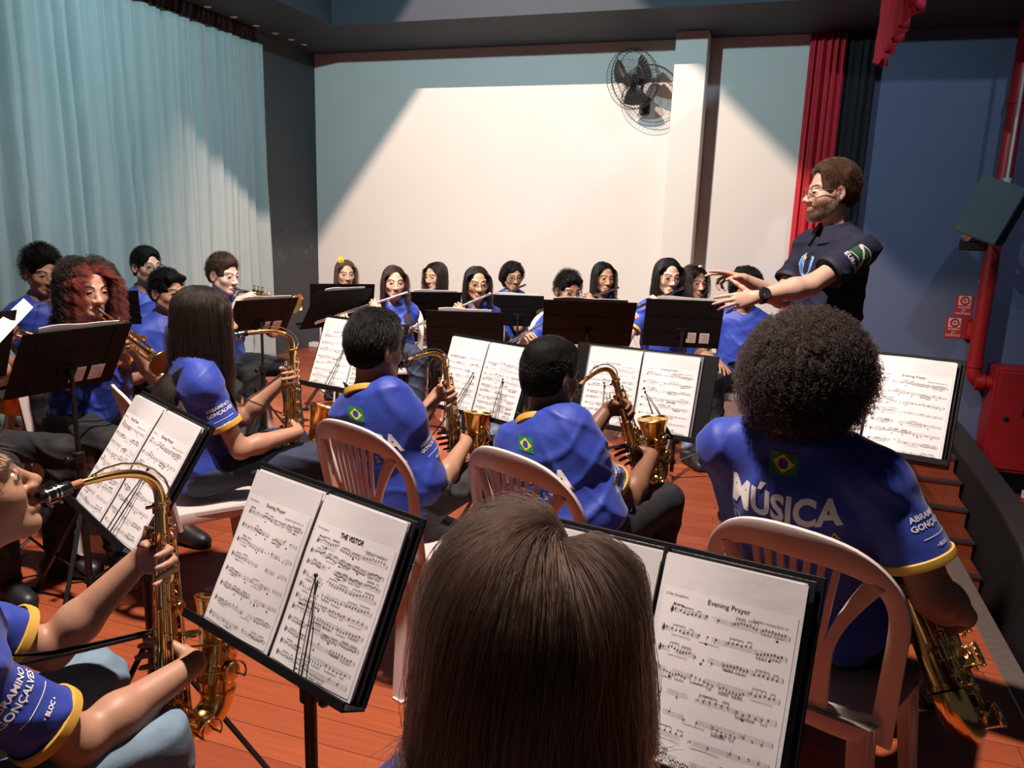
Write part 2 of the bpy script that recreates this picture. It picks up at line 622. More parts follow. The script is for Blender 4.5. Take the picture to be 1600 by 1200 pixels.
def notation_2d(seed, staves, dense=1.0):
    """quads of staff lines, notes, beams and marks on a PW x PH page"""
    r = random.Random(seed)
    Q = []

    def q(x0, z0, x1, z1, w, vert=False):
        if vert:
            Q.append([(x0 - w / 2, z0), (x0 + w / 2, z0), (x1 + w / 2, z1), (x1 - w / 2, z1)])
        else:
            Q.append([(x0, z0 - w / 2), (x1, z1 - w / 2), (x1, z1 + w / 2), (x0, z0 + w / 2)])

    def head(x, z, a=.0013, b=.0010):
        Q.append([(x - a, z - b * .5), (x, z - b), (x + a, z + b * .1), (x + a * .9, z + b * .6), (x, z + b), (x - a, z + b * .3)])

    ztop, zbot = .225, .018
    gap = (ztop - zbot) / max(staves - 1, 1)
    sp = .0016
    for k in range(staves):
        zc = ztop - k * gap
        x0, x1 = (.014 if k else .022), .198
        for j in range(5):
            n = 4
            for i in range(n):
                a, b = x0 + (x1 - x0) * i / n, x0 + (x1 - x0) * (i + 1) / n
                q(a, zc + (j - 2) * sp, b, zc + (j - 2) * sp, .00022)
        q(x1, zc - 2 * sp, x1, zc + 2 * sp, .0005, True)
        # clef and key
        for (dx, z0, z1, w) in ((.003, -.0055, .006, .0007), (.0045, -.003, .003, .0012), (.002, -.002, .001, .001), (.0035, .003, .0055, .0013)):
            q(x0 + dx, zc + z0, x0 + dx + .0006, zc + z1, w, True)
        q(x0 + .0085, zc - .001, x0 + .0085, zc + .004, .0007, True)
        q(x0 + .0075, zc + .0012, x0 + .0096, zc + .0018, .0008)
        x = x0 + .014
        bars = r.choice((3, 4, 4, 5))
        bw = (x1 - x) / bars
        for b in range(bars):
            q(x + bw, zc - 2 * sp, x + bw, zc + 2 * sp, .0003, True)
            kind = r.random()
            nn = r.choice((2, 3, 4)) if kind > .62 * dense else r.choice((6, 8, 8))
            step = (bw - .005) / nn
            z = zc + r.uniform(-2, 2) * sp
            pts = []
            for i in range(nn):
                z = min(max(z + r.choice((-1, -.5, .5, 1)) * sp, zc - 3 * sp), zc + 3 * sp)
                pts.append((x + .003 + i * step, z))
            upw = r.random() < .6
            sd = 1 if upw else -1
            for (a, zz) in pts:
                head(a, zz)
            if nn >= 6:
                for g in range(0, nn, 4):
                    grp = pts[g:g + 4]
                    zb = (max(p[1] for p in grp) + .0062) if upw else (min(p[1] for p in grp) - .0062)
                    for (a, zz) in grp:
                        q(a + sd * .0013, min(zz, zb), a + sd * .0013, max(zz, zb), .00035, True)
                    if len(grp) > 1:
                        q(grp[0][0] + sd * .0011, zb, grp[-1][0] + sd * .0011, zb, .0007)
                        if r.random() < .35:
                            q(grp[0][0] + sd * .0013, zb - sd * .0015, grp[-1][0] + sd * .0013, zb - sd * .0015, .0006)
            else:
                for (a, zz) in pts:
                    if r.random() < .8:
                        q(a + sd * .0013, min(zz, zz + sd * .006), a + sd * .0013, max(zz, zz + sd * .006), .00035, True)
            if r.random() < .3:
                zz = zc - 4.6 * sp
                q(x + .003, zz, x + bw * .8, zz + .0012, .0003)
                q(x + .003, zz, x + bw * .8, zz - .0012, .0003)
            if r.random() < .3:
                head(x + r.uniform(.004, bw * .7), zc - 4.8 * sp, .002, .0012)
            x += bw
    return Q


NOTES_2D = [notation_2d(s, n, d) for s, n, d in ((1, 8, .8), (2, 11, 1.5), (3, 8, 1.1), (4, 9, .9), (5, 10, 1.2))]
PAGE_MESH = {}


def page_mesh(side, variant, title, sub=None):
    key = (side, variant, title)
    if key in PAGE_MESH:
        return PAGE_MESH[key]
    sl = MB()
    A, Bn = 14, 10
    G = np.zeros((A, Bn, 3))
    for i, x in enumerate(np.linspace(0, PW, A)):
        for j, z in enumerate(np.linspace(0, PH, Bn)):
            G[i, j] = page_pt(side, x, z)
    if side < 0:
        G = G[::-1]
    sl.grid(G, thick=-.0025)
    pg = MB()
    x0, x1, z0, z1 = .008, PW - .006, .004, PH - .048
    G = np.zeros((A, Bn, 3))
    for i, x in enumerate(np.linspace(x0, x1, A)):
        for j, z in enumerate(np.linspace(z0, z1, Bn)):
            G[i, j] = page_pt(side, x, z, .0005)
    if side < 0:
        G = G[::-1]
    pg.grid(G)
    ink = MB()

    def put(poly):
        p = np.array(poly)
        xx = p[:, 0] if side > 0 else PW - p[:, 0]
        V = page_pt(side, xx, p[:, 1], .0010)
        ink.add(V, [tuple(range(len(V)))])

    for poly in NOTES_2D[variant]:
        put(poly)

    def line(txt, size, cx, cz, bold=0.0, align='CENTER', squash=1.0):
        v, f = text_mesh(txt, size, bold, 1.0, .02, align, squash)
        p = v + np.array([cx, cz])
        xx = p[:, 0] if side > 0 else PW - p[:, 0]
        ink.add(page_pt(side, xx, p[:, 1], .0010), f)

    if title:
        if title.isupper():
            line(title, .0125, .108, .2475, .0003, squash=.8)
        else:
            line(title, .0105, .108, .2475)
        line('E Alto Saxophone', .0048, .012, .2470, align='LEFT')
        line('Moderato', .0044, .026, .2335, .0001, align='LEFT')
        line('Engelbert Humperdinck, arr.', .0044, .196, .238, align='RIGHT')
    PAGE_MESH[key] = (sl.mesh('page', 'sleeve_plastic'), pg.mesh('sheet', 'paper'), ink.mesh('printed_music', 'ink', smooth=False))
    return PAGE_MESH[key]


COVER = None


def music_folder(pos, yaw, tilt, label, left=(0, 'Evening Prayer'), right=(1, ''), thick=0.0, grey=False, s=1.0, sides=(-1, 1)):
    global COVER
    m = np.eye(4)
    m[:3, :3] = rotz(yaw) @ rotx(tilt) * s
    m[:3, 3] = np.array(pos) + (rotz(yaw) @ rotx(tilt)) @ np.array([0, -.003, .002])
    root = thing('music_folder', label, 'music folder', m, 'open music folders on the stands')
    cv = MB()
    for sd in sides:
        a, b = sorted((sd * .002, sd * .226))
        cv.box((a, -.003, 0), (b, .0, .314), 0, None, .0015)
        for k in range(3):
            a, b = sorted((sd * .004, sd * (.214 - .002 * k)))
            cv.box((a, -.006 - .0022 * k, .003), (b, -.0042 - .0022 * k, .308), 1)
    cv.rod((0, -.004, .002), (0, -.004, .316), .006, 8)
    link('cover', cv.mesh('cover', ['binder_grey' if grey else 'binder_black', 'sleeve_plastic']), root)
    for sd, spec in ((-1, left), (1, right)):
        if sd not in sides:
            continue
        sl, pg, ink = page_mesh(sd, *spec)
        p = link('page', sl, root)
        link('sheet', pg, p)
        link('printed_music', ink, p)
    return root


def loose_sheet(pos, yaw, tilt, label, w=.40, h=.33, x0=-.2):
    """thin sheets of music whose white edge shows above a desk seen from behind"""
    m = np.eye(4)
    m[:3, :3] = rotz(yaw) @ rotx(tilt)
    m[:3, 3] = pos
    b = MB()
    A = 10
    G = np.zeros((A, 5, 3))
    for i, x in enumerate(np.linspace(x0, x0 + w, A)):
        for j, z in enumerate(np.linspace(.004, h, 5)):
            G[i, j] = (x, -.005 - .006 * abs(math.sin((x - x0) / w * 2 * PI)) * z / h, z + .004 * math.sin(x * 17))
    b.grid(G, thick=-.002)
    o = b.build('music_sheet', 'paper', None, m=m)
    return tag(o, label, 'sheet music', 'sheets on the far stands')


# ---------------------------------------------------------------- alto saxophone
def arc(c, r, a0, a1, n, ax=(1, 2), fixed=0.0):
    P = []
    for t in np.linspace(a0, a1, n):
        p = [fixed] * 3
        p[ax[0]] = c[0] + r * math.cos(t)
        p[ax[1]] = c[1] + r * math.sin(t)
        P.append(p)
    return P


SAX = None
SAX_MOUTH = np.array([0, -.254, .054])


def saxophone(m, label):
    global SAX
    if SAX is not None:
        return copy_tree(SAX, m, label)
    root = thing('saxophone', label, 'saxophone', m, 'brass alto saxophones')
    L0 = -.45
    b = MB()
    b.tube([(0, 0, z) for z in np.linspace(.0, L0, 14)], np.linspace(.0125, .029, 14), 20)
    b.tube(arc((.058, L0), .058, PI, 2 * PI, 18), np.linspace(.029, .0365, 18), 20)
    for z in (.0, -.012, L0 + .005):
        r = .0125 + .0165 * (z / L0) + .003
        b.lathe([(r - .002, z - .005), (r + .001, z - .004), (r + .001, z + .004), (r - .002, z + .005)], 20)
    b.lathe([(.037, L0 - .004), (.0405, L0 - .003), (.0405, L0 + .004), (.037, L0 + .006)], 20, 0, frame((0, .116, 0), (1, 0, 0), (0, 1, 0), (0, 0, 1)))
    link('body', b.mesh('body', 'brass'), root)
    bl = MB()
    zz = np.linspace(L0, -.250, 16)
    t = np.linspace(0, 1, 16)
    rr = .0365 + .009 * t + .020 * t ** 4
    pts = [(0, .116 + .028 * tt ** 2, z) for tt, z in zip(t, zz)]
    bl.tube(pts, rr, 28, cap=False)
    top = np.array(pts[-1])
    d = unit(np.array(pts[-1]) - np.array(pts[-2]))
    bm_ = frame(top, (1, 0, 0), np.cross(d, (1, 0, 0)), d)
    bl.lathe([(rr[-1] - .001, 0), (rr[-1] + .002, .002), (rr[-1] + .003, .006), (rr[-1] + .0005, .008), (rr[-1] - .004, .004), (.045, -.03), (.038, -.09), (.033, -.18), (.0, -.185)], 28, 0, bm_)
    link('bell', bl.mesh('bell', 'brass', angle=60), root)
    nk = MB()
    npath = [(0, 0, -.015), (0, 0, .015), (0, -.003, .034), (0, -.014, .056), (0, -.036, .072), (0, -.070, .080), (0, -.108, .080), (0, -.148, .076), (0, -.168, .0735)]
    P = np.array(npath)
    tt = np.linspace(0, len(P) - 1, 30)
    P = np.stack([np.interp(tt, range(len(P)), P[:, k]) for k in range(3)], 1)
    for _ in range(3):
        P[1:-1] = (P[:-2] + 2 * P[1:-1] + P[2:]) / 4
    nk.tube(P, np.linspace(.0125, .0068, 30), 16)
    nk.lathe([(.013, -.008), (.017, -.007), (.017, .006), (.013, .008)], 16)
    nk.rod((.0, -.016, 0), (.0, -.032, .0), .004, 8)
    link('neck', nk.mesh('neck', 'brass'), root)
    ok = MB()
    ok.tube([(0, -.138, .086), (0, -.115, .096), (0, -.08, .101), (0, -.042, .095), (0, -.012, .080), (0, .012, .056), (0, .021, .032), (0, .018, .012), (.012, .015, .004), (.018, 0, .002), (.014, -.015, .004)], .0024, 8)
    ok.tube([(0, .021, .038), (-.008, .024, .02), (-.016, .014, .006), (-.018, 0, .002)], .0022, 8)
    ok.lathe([(.006, 0), (.0065, .003), (.004, .006)], 10, 0, frame((0, -.136, .081), (1, 0, 0), (0, 1, 0), (0, 0, 1)))
    link('octave_key', ok.mesh('octave_key', 'brass_pale'), root)
    ck = MB()
    ck.rod((0, -.160, .0745), (0, -.196, .068), .0085, 12)
    link('cork', ck.mesh('cork', 'cork'), root)
    mp = MB()
    a0, a1 = np.array([0, -.182, .0705]), SAX_MOUTH
    dm = unit(a1 - a0)
    ln = np.linalg.norm(a1 - a0)
    upv = np.cross((1, 0, 0), dm)
    mp.tube([a0 + dm * q for q in (0, .004, .02, .045)] + [a0 + dm * .06 - upv * .002, a1 + upv * .0015], [.0118, .0132, .0132, .0125, .0105, .0035], 16)
    link('mouthpiece', mp.mesh('mouthpiece', 'ebonite'), root)
    lg = MB()
    for q in (.022, .030, .045):
        lg.tube([a0 + dm * q, a0 + dm * (q + .003)], .0142, 16)
    lg.rod(a0 + dm * .024 + np.array([.0, .003, -.016]), a0 + dm * .048 + np.array([0, .003, -.015]), .003, 8)
    for q in (.026, .044):
        lg.rod(a0 + dm * q - upv * 0 + np.array([0, 0, -.015]), a0 + dm * q + np.array([.014, 0, -.018]), .002, 6)
        lg.ball(a0 + dm * q + np.array([.016, 0, -.018]), .0035, 8)
    link('ligature', lg.mesh('ligature', 'nickel'), root)

    def rad(z):
        return .0125 + .0165 * (z / L0)

    rods = MB()
    rr_ = random.Random(3)
    for (ang, z0, z1, off) in ((20, -.03, -.22, .010), (40, -.05, -.45, .012), (58, -.2, -.46, .011), (-25, -.04, -.21, .010), (-45, -.22, -.45, .012), (-70, -.05, -.3, .009), (105, -.06, -.42, .011), (125, -.1, -.44, .011), (-110, -.08, -.36, .010), (150, -.22, -.4, .009)):
        a = math.radians(90 - ang)
        def pp(z, o=off):
            r = rad(z) + o
            return np.array([r * math.cos(a), r * math.sin(a), z])
        rods.rod(pp(z0), pp(z1), .0021, 8)
        nst = max(2, int(abs(z1 - z0) / .07) + 1)
        for z in np.linspace(z0, z1, nst):
            rods.rod(pp(z, -.001), pp(z), .0018, 6)
            rods.ball(pp(z), .0034, 8)
        for z in np.linspace(z0 - .02, z1 + .02, max(1, nst - 1)):
            q = pp(z)
            rods.tube([q, q * np.array([.8, 1.02, 1]) + np.array([0, .003, -.006]), np.array([0, rad(z) + .010, z - .012])], .0018, 6)
    link('key_rods', rods.mesh('key_rods', 'brass_pale'), root)

    def cup(o, nrm, r, pearl=False, stem=None):
        k = MB()
        n_ = unit(nrm)
        x_ = unit(np.cross(n_, (0.1, 0.2, 1)))
        M = frame(o, x_, np.cross(n_, x_), n_)
        k.lathe([(r * .6, -.007), (r, -.006), (r, 0), (r * .92, .002), (r * .5, .0032), (0.0005, .0036)], 18, 0, M)
        k.rod(np.array(o) - n_ * .012, np.array(o), r * .55, 10)
        if stem is not None:
            k.tube([np.array(o) + n_ * .002, (np.array(o) + np.array(stem)) / 2 + n_ * .005, stem], .0025, 8)
        link('key_cup', k.mesh('key_cup', 'brass'), root)
        if pearl:
            pr = MB()
            pr.lathe([(r * .5, 0), (r * .5, .0025), (r * .3, .0035), (.0005, .0032)], 12, 0, frame(np.array(o) + n_ * .003, x_, np.cross(n_, x_), n_))
            link('pearl_button', pr.mesh('pearl_button', 'pearl'), root.children[-1])

    for z, r in ((-.05, .008), (-.085, .009), (-.112, .010), (-.140, .011), (-.168, .012)):
        cup((.004, rad(z) + .008, z), (.15, 1, 0), r, True)
    for z, r in ((-.265, .0145), (-.302, .0155), (-.340, .0165)):
        cup((.0, rad(z) + .009, z), (.05, 1, 0), r, True)
    cup((-.012, rad(-.39) + .008, -.39), (-.3, 1, 0), .018)
    cup((-.010, rad(-.435) + .008, -.435), (-.25, 1, 0), .0195)
    cup((.026, rad(-.225) + .0, -.225), (1, .4, 0), .014)
    cup((-.028, .0, -.20), (-1, .2, 0), .012)
    cup((.03, -.002, -.10), (1, 0, 0), .009)
    cup((.032, .0, -.155), (1, 0, 0), .010)
    cup((-.026, -.004, -.07), (-1, -.1, 0), .009)
    cup((.040, .06, L0 - .045), (.8, .2, -.6), .021, stem=(.036, .01, -.43))
    cup((.048, .122, -.40), (1, .1, 0), .023, stem=(.034, .02, -.37))
    cup((.050, .128, -.335), (1, .1, .05), .024, stem=(.034, .02, -.31))
    for (cy, cz, r) in ((.122, -.40, .027), (.128, -.335, .028), (.06, L0 - .045, .024)):
        g = MB()
        x0 = .062 if cy > .1 else .058
        zc = cz if cy > .1 else cz - .012
        g.tube([(x0, cy + r * math.cos(a), zc + r * math.sin(a)) for a in np.linspace(-.6, PI + .6, 16)], .0024, 8)
        for a in (-.5, PI / 2, PI + .5):
            g.rod((x0, cy + r * math.cos(a), zc + r * math.sin(a)), (.030, cy + r * .9 * math.cos(a), zc + r * .9 * math.sin(a)), .0024, 6)
        g.ball((x0, cy, zc + r), .004, 8)
        link('key_guard', g.mesh('key_guard', 'brass_pale'), root)
    rg = MB()
    rg.tube([(0, -rad(-.27) - .009 + .009 * math.cos(a), -.27 + .009 * math.sin(a)) for a in np.linspace(0, 2 * PI, 14)], .002, 8)
    rg.rod((0, -rad(-.27), -.285), (0, -rad(-.27) - .004, -.262), .004, 8)
    rg.tube([(0, -rad(-.38), -.38), (.004, -rad(-.38) - .02, -.378), (.012, -rad(-.38) - .022, -.37)], .004, 8)
    link('strap_ring', rg.mesh('strap_ring', 'brass_pale'), root)
    bc = MB()
    bc.tube([(0, rad(-.30) - .002, -.30), (0, .075, -.30)], .0045, 8)
    bc.tube([(.02 * math.cos(a), .056 + .02 * math.sin(a), -.30) for a in np.linspace(0, 2 * PI, 14)], .003, 8)
    link('bell_brace', bc.mesh('bell_brace', 'brass_pale'), root)
    for (x, z) in ((-.040, -.30), (-.044, -.325), (-.040, -.35)):
        bc = MB()
        bc.box((x - .008, .01, z - .008), (x + .014, .018, z + .009), 0, None, .003)
        link('table_key', bc.mesh('table_key', 'brass_pale'), root)
    for (x, z) in ((.040, -.41), (.036, -.44)):
        bc = MB()
        bc.box((x - .014, -.004, z - .008), (x + .010, .004, z + .010), 0, None, .003)
        link('side_key', bc.mesh('side_key', 'brass_pale'), root)
    for z in (-.05, -.08, -.11):
        bc = MB()
        bc.tube([(-.013, -.010, z), (-.032, -.018, z + .004), (-.036, -.02, z - .018)], [.003, .005, .006], 8, flat=.5)
        link('palm_key', bc.mesh('palm_key', 'brass_pale'), root)
    SAX = root
    return root


def strap(root, pts_world, width=.035):
    """neck strap as a part of its saxophone: world path from the ring up to the neck"""
    mi = np.linalg.inv(PLACED[root.name])
    s = MB()
    P = np.array([tp(mi, p) for p in pts_world])
    d = tp(mi, np.array(pts_world[0]) + np.array([0, 0, 1])) - P[0]
    s.strip(P, np.cross(np.gradient(P, axis=0), (0.0, .9, .3)), width, .003)
    link('neck_strap', s.mesh('neck_strap', 'strap_web'), root)


# ---------------------------------------------------------------- flute
FLUTE = None


def flute(m, label):
    global FLUTE
    if FLUTE is not None:
        return copy_tree(FLUTE, m, label)
    root = thing('flute', label, 'flute', m, 'silver flutes')
    h = MB()
    h.rod((-.068, 0, -.012), (.155, 0, -.012), .0092, 14)
    h.lathe([(.0095, 0), (.0105, .004), (.0105, .014), (.006, .02)], 14, 0, frame((-.068, 0, -.012), (0, 1, 0), (0, 0, 1), (-1, 0, 0)))
    h.ball((0, -.004, -.004), (.017, .012, .006), 14)
    h.lathe([(.0092, -.012), (.011, -.011), (.011, .011), (.0092, .012)], 14, 0, frame((.155, 0, -.012), (0, 1, 0), (0, 0, 1), (1, 0, 0)))
    link('head_joint', h.mesh('head_joint', 'silver'), root)
    b = MB()
    b.rod((.155, 0, -.012), (.50, 0, -.012), .0095, 14)
    link('body_joint', b.mesh('body_joint', 'silver'), root)
    f = MB()
    f.rod((.50, 0, -.012), (.605, 0, -.012), .0095, 14)
    for x in (.50, .603):
        f.lathe([(.009, -.006), (.0112, -.005), (.0112, .005), (.009, .006)], 14, 0, frame((x, 0, -.012), (0, 1, 0), (0, 0, 1), (1, 0, 0)))
    link('foot_joint', f.mesh('foot_joint', 'silver'), root)
    r = MB()
    r.rod((.18, .011, -.004), (.49, .011, -.004), .0024, 8)
    r.rod((.33, -.011, -.006), (.47, -.011, -.006), .0022, 8)
    r.rod((.51, .010, -.003), (.59, .010, -.003), .0024, 8)
    for x in (.18, .25, .32, .4, .48, .51, .59):
        r.rod((x, .005, -.008), (x, .011, -.004), .0022, 6)
    link('key_rods', r.mesh('key_rods', 'silver'), root)
    for x in (.19, .215, .24, .265, .30, .325, .36, .385, .41, .435, .53, .555, .58):
        k = MB()
        k.lathe([(.0065, 0), (.0082, .001), (.0082, .0035), (.006, .005), (.0005, .0045)], 14, 0, frame((x, 0, -.004), (1, 0, 0), (0, 1, 0), (0, 0, 1)))
        k.rod((x, 0, -.001), (x + .003, .011, -.004), .0016, 6)
        link('key_cup', k.mesh('key_cup', 'silver'), root)
    FLUTE = root
    return root


# ---------------------------------------------------------------- trumpet
TRUMPET = None


def smooth_path(P, n=40, it=3):
    P = np.array(P, float)
    tt = np.linspace(0, len(P) - 1, n)
    Q = np.stack([np.interp(tt, range(len(P)), P[:, k]) for k in range(3)], 1)
    for _ in range(it):
        Q[1:-1] = (Q[:-2] + 2 * Q[1:-1] + Q[2:]) / 4
    return Q


def trumpet(m, label):
    global TRUMPET
    if TRUMPET is not None:
        return copy_tree(TRUMPET, m, label)
    root = thing('trumpet', label, 'trumpet', m, 'brass trumpets')
    a = MB()
    a.lathe([(.0135, 0), (.0140, .004), (.0125, .012), (.0085, .028), (.005, .035), (.0052, .08)], 18, 0, None, 'y')
    link('mouthpiece', a.mesh('mouthpiece', 'silver'), root)
    b = MB()
    b.tube(smooth_path([(0, .07, 0), (0, .2, 0), (0, .345, 0), (0, .385, -.005), (0, .395, -.03), (0, .385, -.055), (0, .345, -.06), (0, .24, -.06)], 50), .0062, 12)
    for y in (.075, .25, .33):
        b.rod((0, y, 0), (0, y + .012, 0), .0078, 12)
    b.rod((0, .30, 0), (0, .30, -.06), .0035, 8)
    link('lead_pipe', b.mesh('lead_pipe', 'brass'), root)
    c = MB()
    P = smooth_path([(.035, .21, -.06), (.035, .10, -.06), (.035, .065, -.055), (.035, .05, -.03), (.035, .065, -.005), (.035, .10, 0), (.035, .2, 0), (.035, .30, 0), (.035, .40, 0), (.035, .46, 0), (.035, .50, 0)], 60, 3)
    t = np.linspace(0, 1, 60)
    c.tube(P, .0062 + .006 * t ** 2 + .047 * np.clip((t - .62) / .38, 0, 1) ** 4, 24, cap=False)
    c.lathe([(.0588, -.004), (.0605, 0), (.0588, .003), (.055, -.001), (.035, -.03), (.02, -.06), (.0, -.065)], 24, 0, frame((.035, .50, 0), (1, 0, 0), (0, 0, -1), (0, 1, 0)))
    link('bell', c.mesh('bell', 'brass', angle=60), root)
    for y in (.165, .195, .225):
        d = MB()
        d.lathe([(.011, -.095), (.0135, -.09), (.0135, .02), (.011, .026), (.0035, .028), (.0035, .045), (.008, .046), (.008, .050), (.0005, .051)], 16, 0, frame((.017, y, 0), (1, 0, 0), (0, 1, 0), (0, 0, 1)))
        link('valve', d.mesh('valve', 'brass_pale'), root)
    e = MB()
    for (y, z, l) in ((.165, -.045, .05), (.225, -.03, .09)):
        sx = -1
        e.tube(smooth_path([(.017, y, z), (.017 + sx * l, y, z), (.017 + sx * (l + .012), y, z - .009), (.017 + sx * l, y, z - .018), (.017, y, z - .018)], 20, 2), .0055, 10)
    e.tube([(-.005 + .013 * math.cos(q), .26 + .013 * math.sin(q), .016) for q in np.linspace(0, 2 * PI, 14)], .002, 6)
    link('valve_slides', e.mesh('valve_slides', 'brass'), root)
    TRUMPET = root
    return root


# ---------------------------------------------------------------- clarinet
CLARINET = None


def clarinet(m, label):
    global CLARINET
    if CLARINET is not None:
        return copy_tree(CLARINET, m, label)
    root = thing('clarinet', label, 'clarinet', m, 'black clarinets')
    a = MB()
    a.lathe([(.003, 0), (.009, -.03), (.0125, -.06), (.012, -.085)], 14)
    link('mouthpiece', a.mesh('mouthpiece', 'ebonite'), root)
    b = MB()
    b.lathe([(.0135, -.085), (.0155, -.11), (.0145, -.14), (.0145, -.52), (.018, -.555), (.021, -.58), (.031, -.645), (.030, -.648), (.018, -.60)], 18)
    link('body', b.mesh('body', 'ebonite'), root)
    c = MB()
    for z in (-.145, -.33, -.53):
        c.lathe([(.014, -.004), (.0165, -.004), (.0165, .004), (.014, .004)], 16, 0, frame((0, 0, z), (1, 0, 0), (0, 1, 0), (0, 0, 1)))
    c.lathe([(.030, -.004), (.0325, -.004), (.0325, .002), (.030, .002)], 18, 0, frame((0, 0, -.645), (1, 0, 0), (0, 1, 0), (0, 0, 1)))
    for x, z0, z1 in ((.012, -.16, -.30), (-.012, -.17, -.31), (.014, -.35, -.5), (-.013, -.36, -.52)):
        c.rod((x, .013, z0), (x, .013, z1), .0022, 8)
    for z in (-.18, -.21, -.24, -.27, -.37, -.40, -.43, -.47, -.51):
        c.lathe([(.005, 0), (.0075, .001), (.007, .004), (.0005, .004)], 12, 0, frame((0, .0145, z), (1, 0, 0), (0, 0, -1), (0, 1, 0)))
    link('keywork', c.mesh('keywork', 'silver'), root)
    CLARINET = root
    return root


# ---------------------------------------------------------------- horn and trombone
def french_horn(m, label):
    """mouthpiece at the origin, player behind -y, coil in front, bell down to the right"""
    root = thing('french_horn', label, 'horn', m)
    a = MB()
    a.lathe([(.0115, 0), (.0115, .004), (.006, .03), (.0045, .055)], 14, 0, None, 'y')
    link('mouthpiece', a.mesh('mouthpiece', 'silver'), root)
    b = MB()
    b.tube(smooth_path([(0, .05, 0), (0, .14, -.05), (-.02, .20, -.14), (-.08, .2, -.22), (-.1, .2, -.32)], 30), .006, 10)
    for r, o in ((.115, 0), (.10, .02), (.085, .035)):
        b.tube([(.02 + r * math.cos(t), .19 + o, -.27 + r * math.sin(t)) for t in np.linspace(0, 2 * PI, 36)], .0085, 10)
    for k in range(4):
        b.rod((-.03 + k * .035, .17, -.27), (-.03 + k * .035, .25, -.27), .015, 12)
    link('coiled_tubing', b.mesh('coiled_tubing', 'brass'), root)
    c = MB()
    P = smooth_path([(-.08, .21, -.2), (-.02, .21, -.13), (.08, .20, -.14), (.15, .17, -.24), (.17, .10, -.36), (.16, .02, -.46)], 40)
    t = np.linspace(0, 1, 40)
    c.tube(P, .009 + .02 * t + .10 * np.clip((t - .55) / .45, 0, 1) ** 3, 28, cap=False)
    d = unit(P[-1] - P[-3])
    x_ = unit(np.cross(d, (1, 0, 0)))
    c.lathe([(.128, -.004), (.131, 0), (.127, .003), (.12, -.001), (.07, -.05), (.03, -.12), (0, -.13)], 28, 0, frame(P[-1], x_, np.cross(d, x_), d))
    link('bell', c.mesh('bell', 'brass_orange', angle=60), root)
    return root


def trombone(m, label):
    """mouthpiece at the origin, slide runs along +y"""
    root = thing('trombone', label, 'trombone', m)
    a = MB()
    a.lathe([(.0165, 0), (.0165, .005), (.008, .04), (.006, .07)], 14, 0, None, 'y')
    link('mouthpiece', a.mesh('mouthpiece', 'silver'), root)
    b = MB()
    b.tube(smooth_path([(0, .06, 0), (0, .3, 0), (0, .66, 0), (.01, .70, 0), (.045, .72, 0), (.08, .70, 0), (.09, .66, 0), (.09, .3, 0), (.09, .05, 0)], 60, 2), .0075, 12)
    b.rod((0, .12, 0), (.09, .12, 0), .006, 8)
    b.rod((0, .32, 0), (.09, .32, 0), .006, 8)
    link('slide', b.mesh('slide', 'brass'), root)
    c = MB()
    P = smooth_path([(.09, .05, 0), (.12, -.12, .0), (.13, -.2, .0), (.16, -.24, 0), (.2, -.2, 0), (.21, 0, 0), (.21, .18, 0), (.21, .28, 0)], 50)
    t = np.linspace(0, 1, 50)
    c.tube(P, .008 + .012 * t + .085 * np.clip((t - .68) / .32, 0, 1) ** 4, 26, cap=False)
    c.lathe([(.104, -.004), (.107, 0), (.103, .003), (.09, -.01), (.04, -.07), (0, -.12)], 26, 0, frame(P[-1], (1, 0, 0), (0, 0, -1), (0, 1, 0)))
    link('bell', c.mesh('bell', 'brass', angle=60), root)
    return root
# ---------------------------------------------------------------- room materials
def wood_floor(name, c1, c2, rough):
    m, nt, b = new_mat(name)
    L = nt.links.new
    tc = N(nt, 'ShaderNodeTexCoord')
    mp = N(nt, 'ShaderNodeMapping')
    mp.inputs['Rotation'].default_value = (0, 0, ROOM_ANG * 0)
    L(tc.outputs['Object'], mp.inputs['Vector'])
    br = N(nt, 'ShaderNodeTexBrick', Scale=1.0)
    br.offset = .37
    for k, v in (('Color1', (*c1, 1)), ('Color2', (*c2, 1)), ('Mortar', (.10, .028, .014, 1)), ('Mortar Size', .0016), ('Brick Width', 1.6), ('Row Height', .105), ('Bias', 0.0)):
        br.inputs[k].default_value = v
    L(mp.outputs[0], br.inputs['Vector'])
    mp2 = N(nt, 'ShaderNodeMapping')
    mp2.inputs['Scale'].default_value = (1.2, 22, 1)
    L(tc.outputs['Object'], mp2.inputs['Vector'])
    nz = N(nt, 'ShaderNodeTexNoise', Scale=3.0, Detail=6.0, Roughness=.6)
    L(mp2.outputs[0], nz.inputs['Vector'])
    rp = N(nt, 'ShaderNodeMapRange')
    rp.inputs['To Min'].default_value, rp.inputs['To Max'].default_value = .62, 1.28
    L(nz.outputs['Fac'], rp.inputs['Value'])
    mx = N(nt, 'ShaderNodeMix', data_type='RGBA', blend_type='MULTIPLY')
    mx.inputs[0].default_value = 1.0
    L(br.outputs['Color'], mx.inputs[6])
    L(rp.outputs[0], mx.inputs[7])
    L(mx.outputs[2], b.inputs['Base Color'])
    n2 = N(nt, 'ShaderNodeTexNoise', Scale=2.2, Detail=5.0)
    L(tc.outputs['Object'], n2.inputs['Vector'])
    r2 = N(nt, 'ShaderNodeMapRange')
    r2.inputs['To Min'].default_value, r2.inputs['To Max'].default_value = rough - .08, rough + .14
    L(n2.outputs['Fac'], r2.inputs['Value'])
    L(r2.outputs[0], b.inputs['Roughness'])
    bp = N(nt, 'ShaderNodeBump', Strength=.25, Distance=.002)
    L(br.outputs['Fac'], bp.inputs['Height'])
    bp.invert = True
    L(bp.outputs[0], b.inputs['Normal'])
    return m


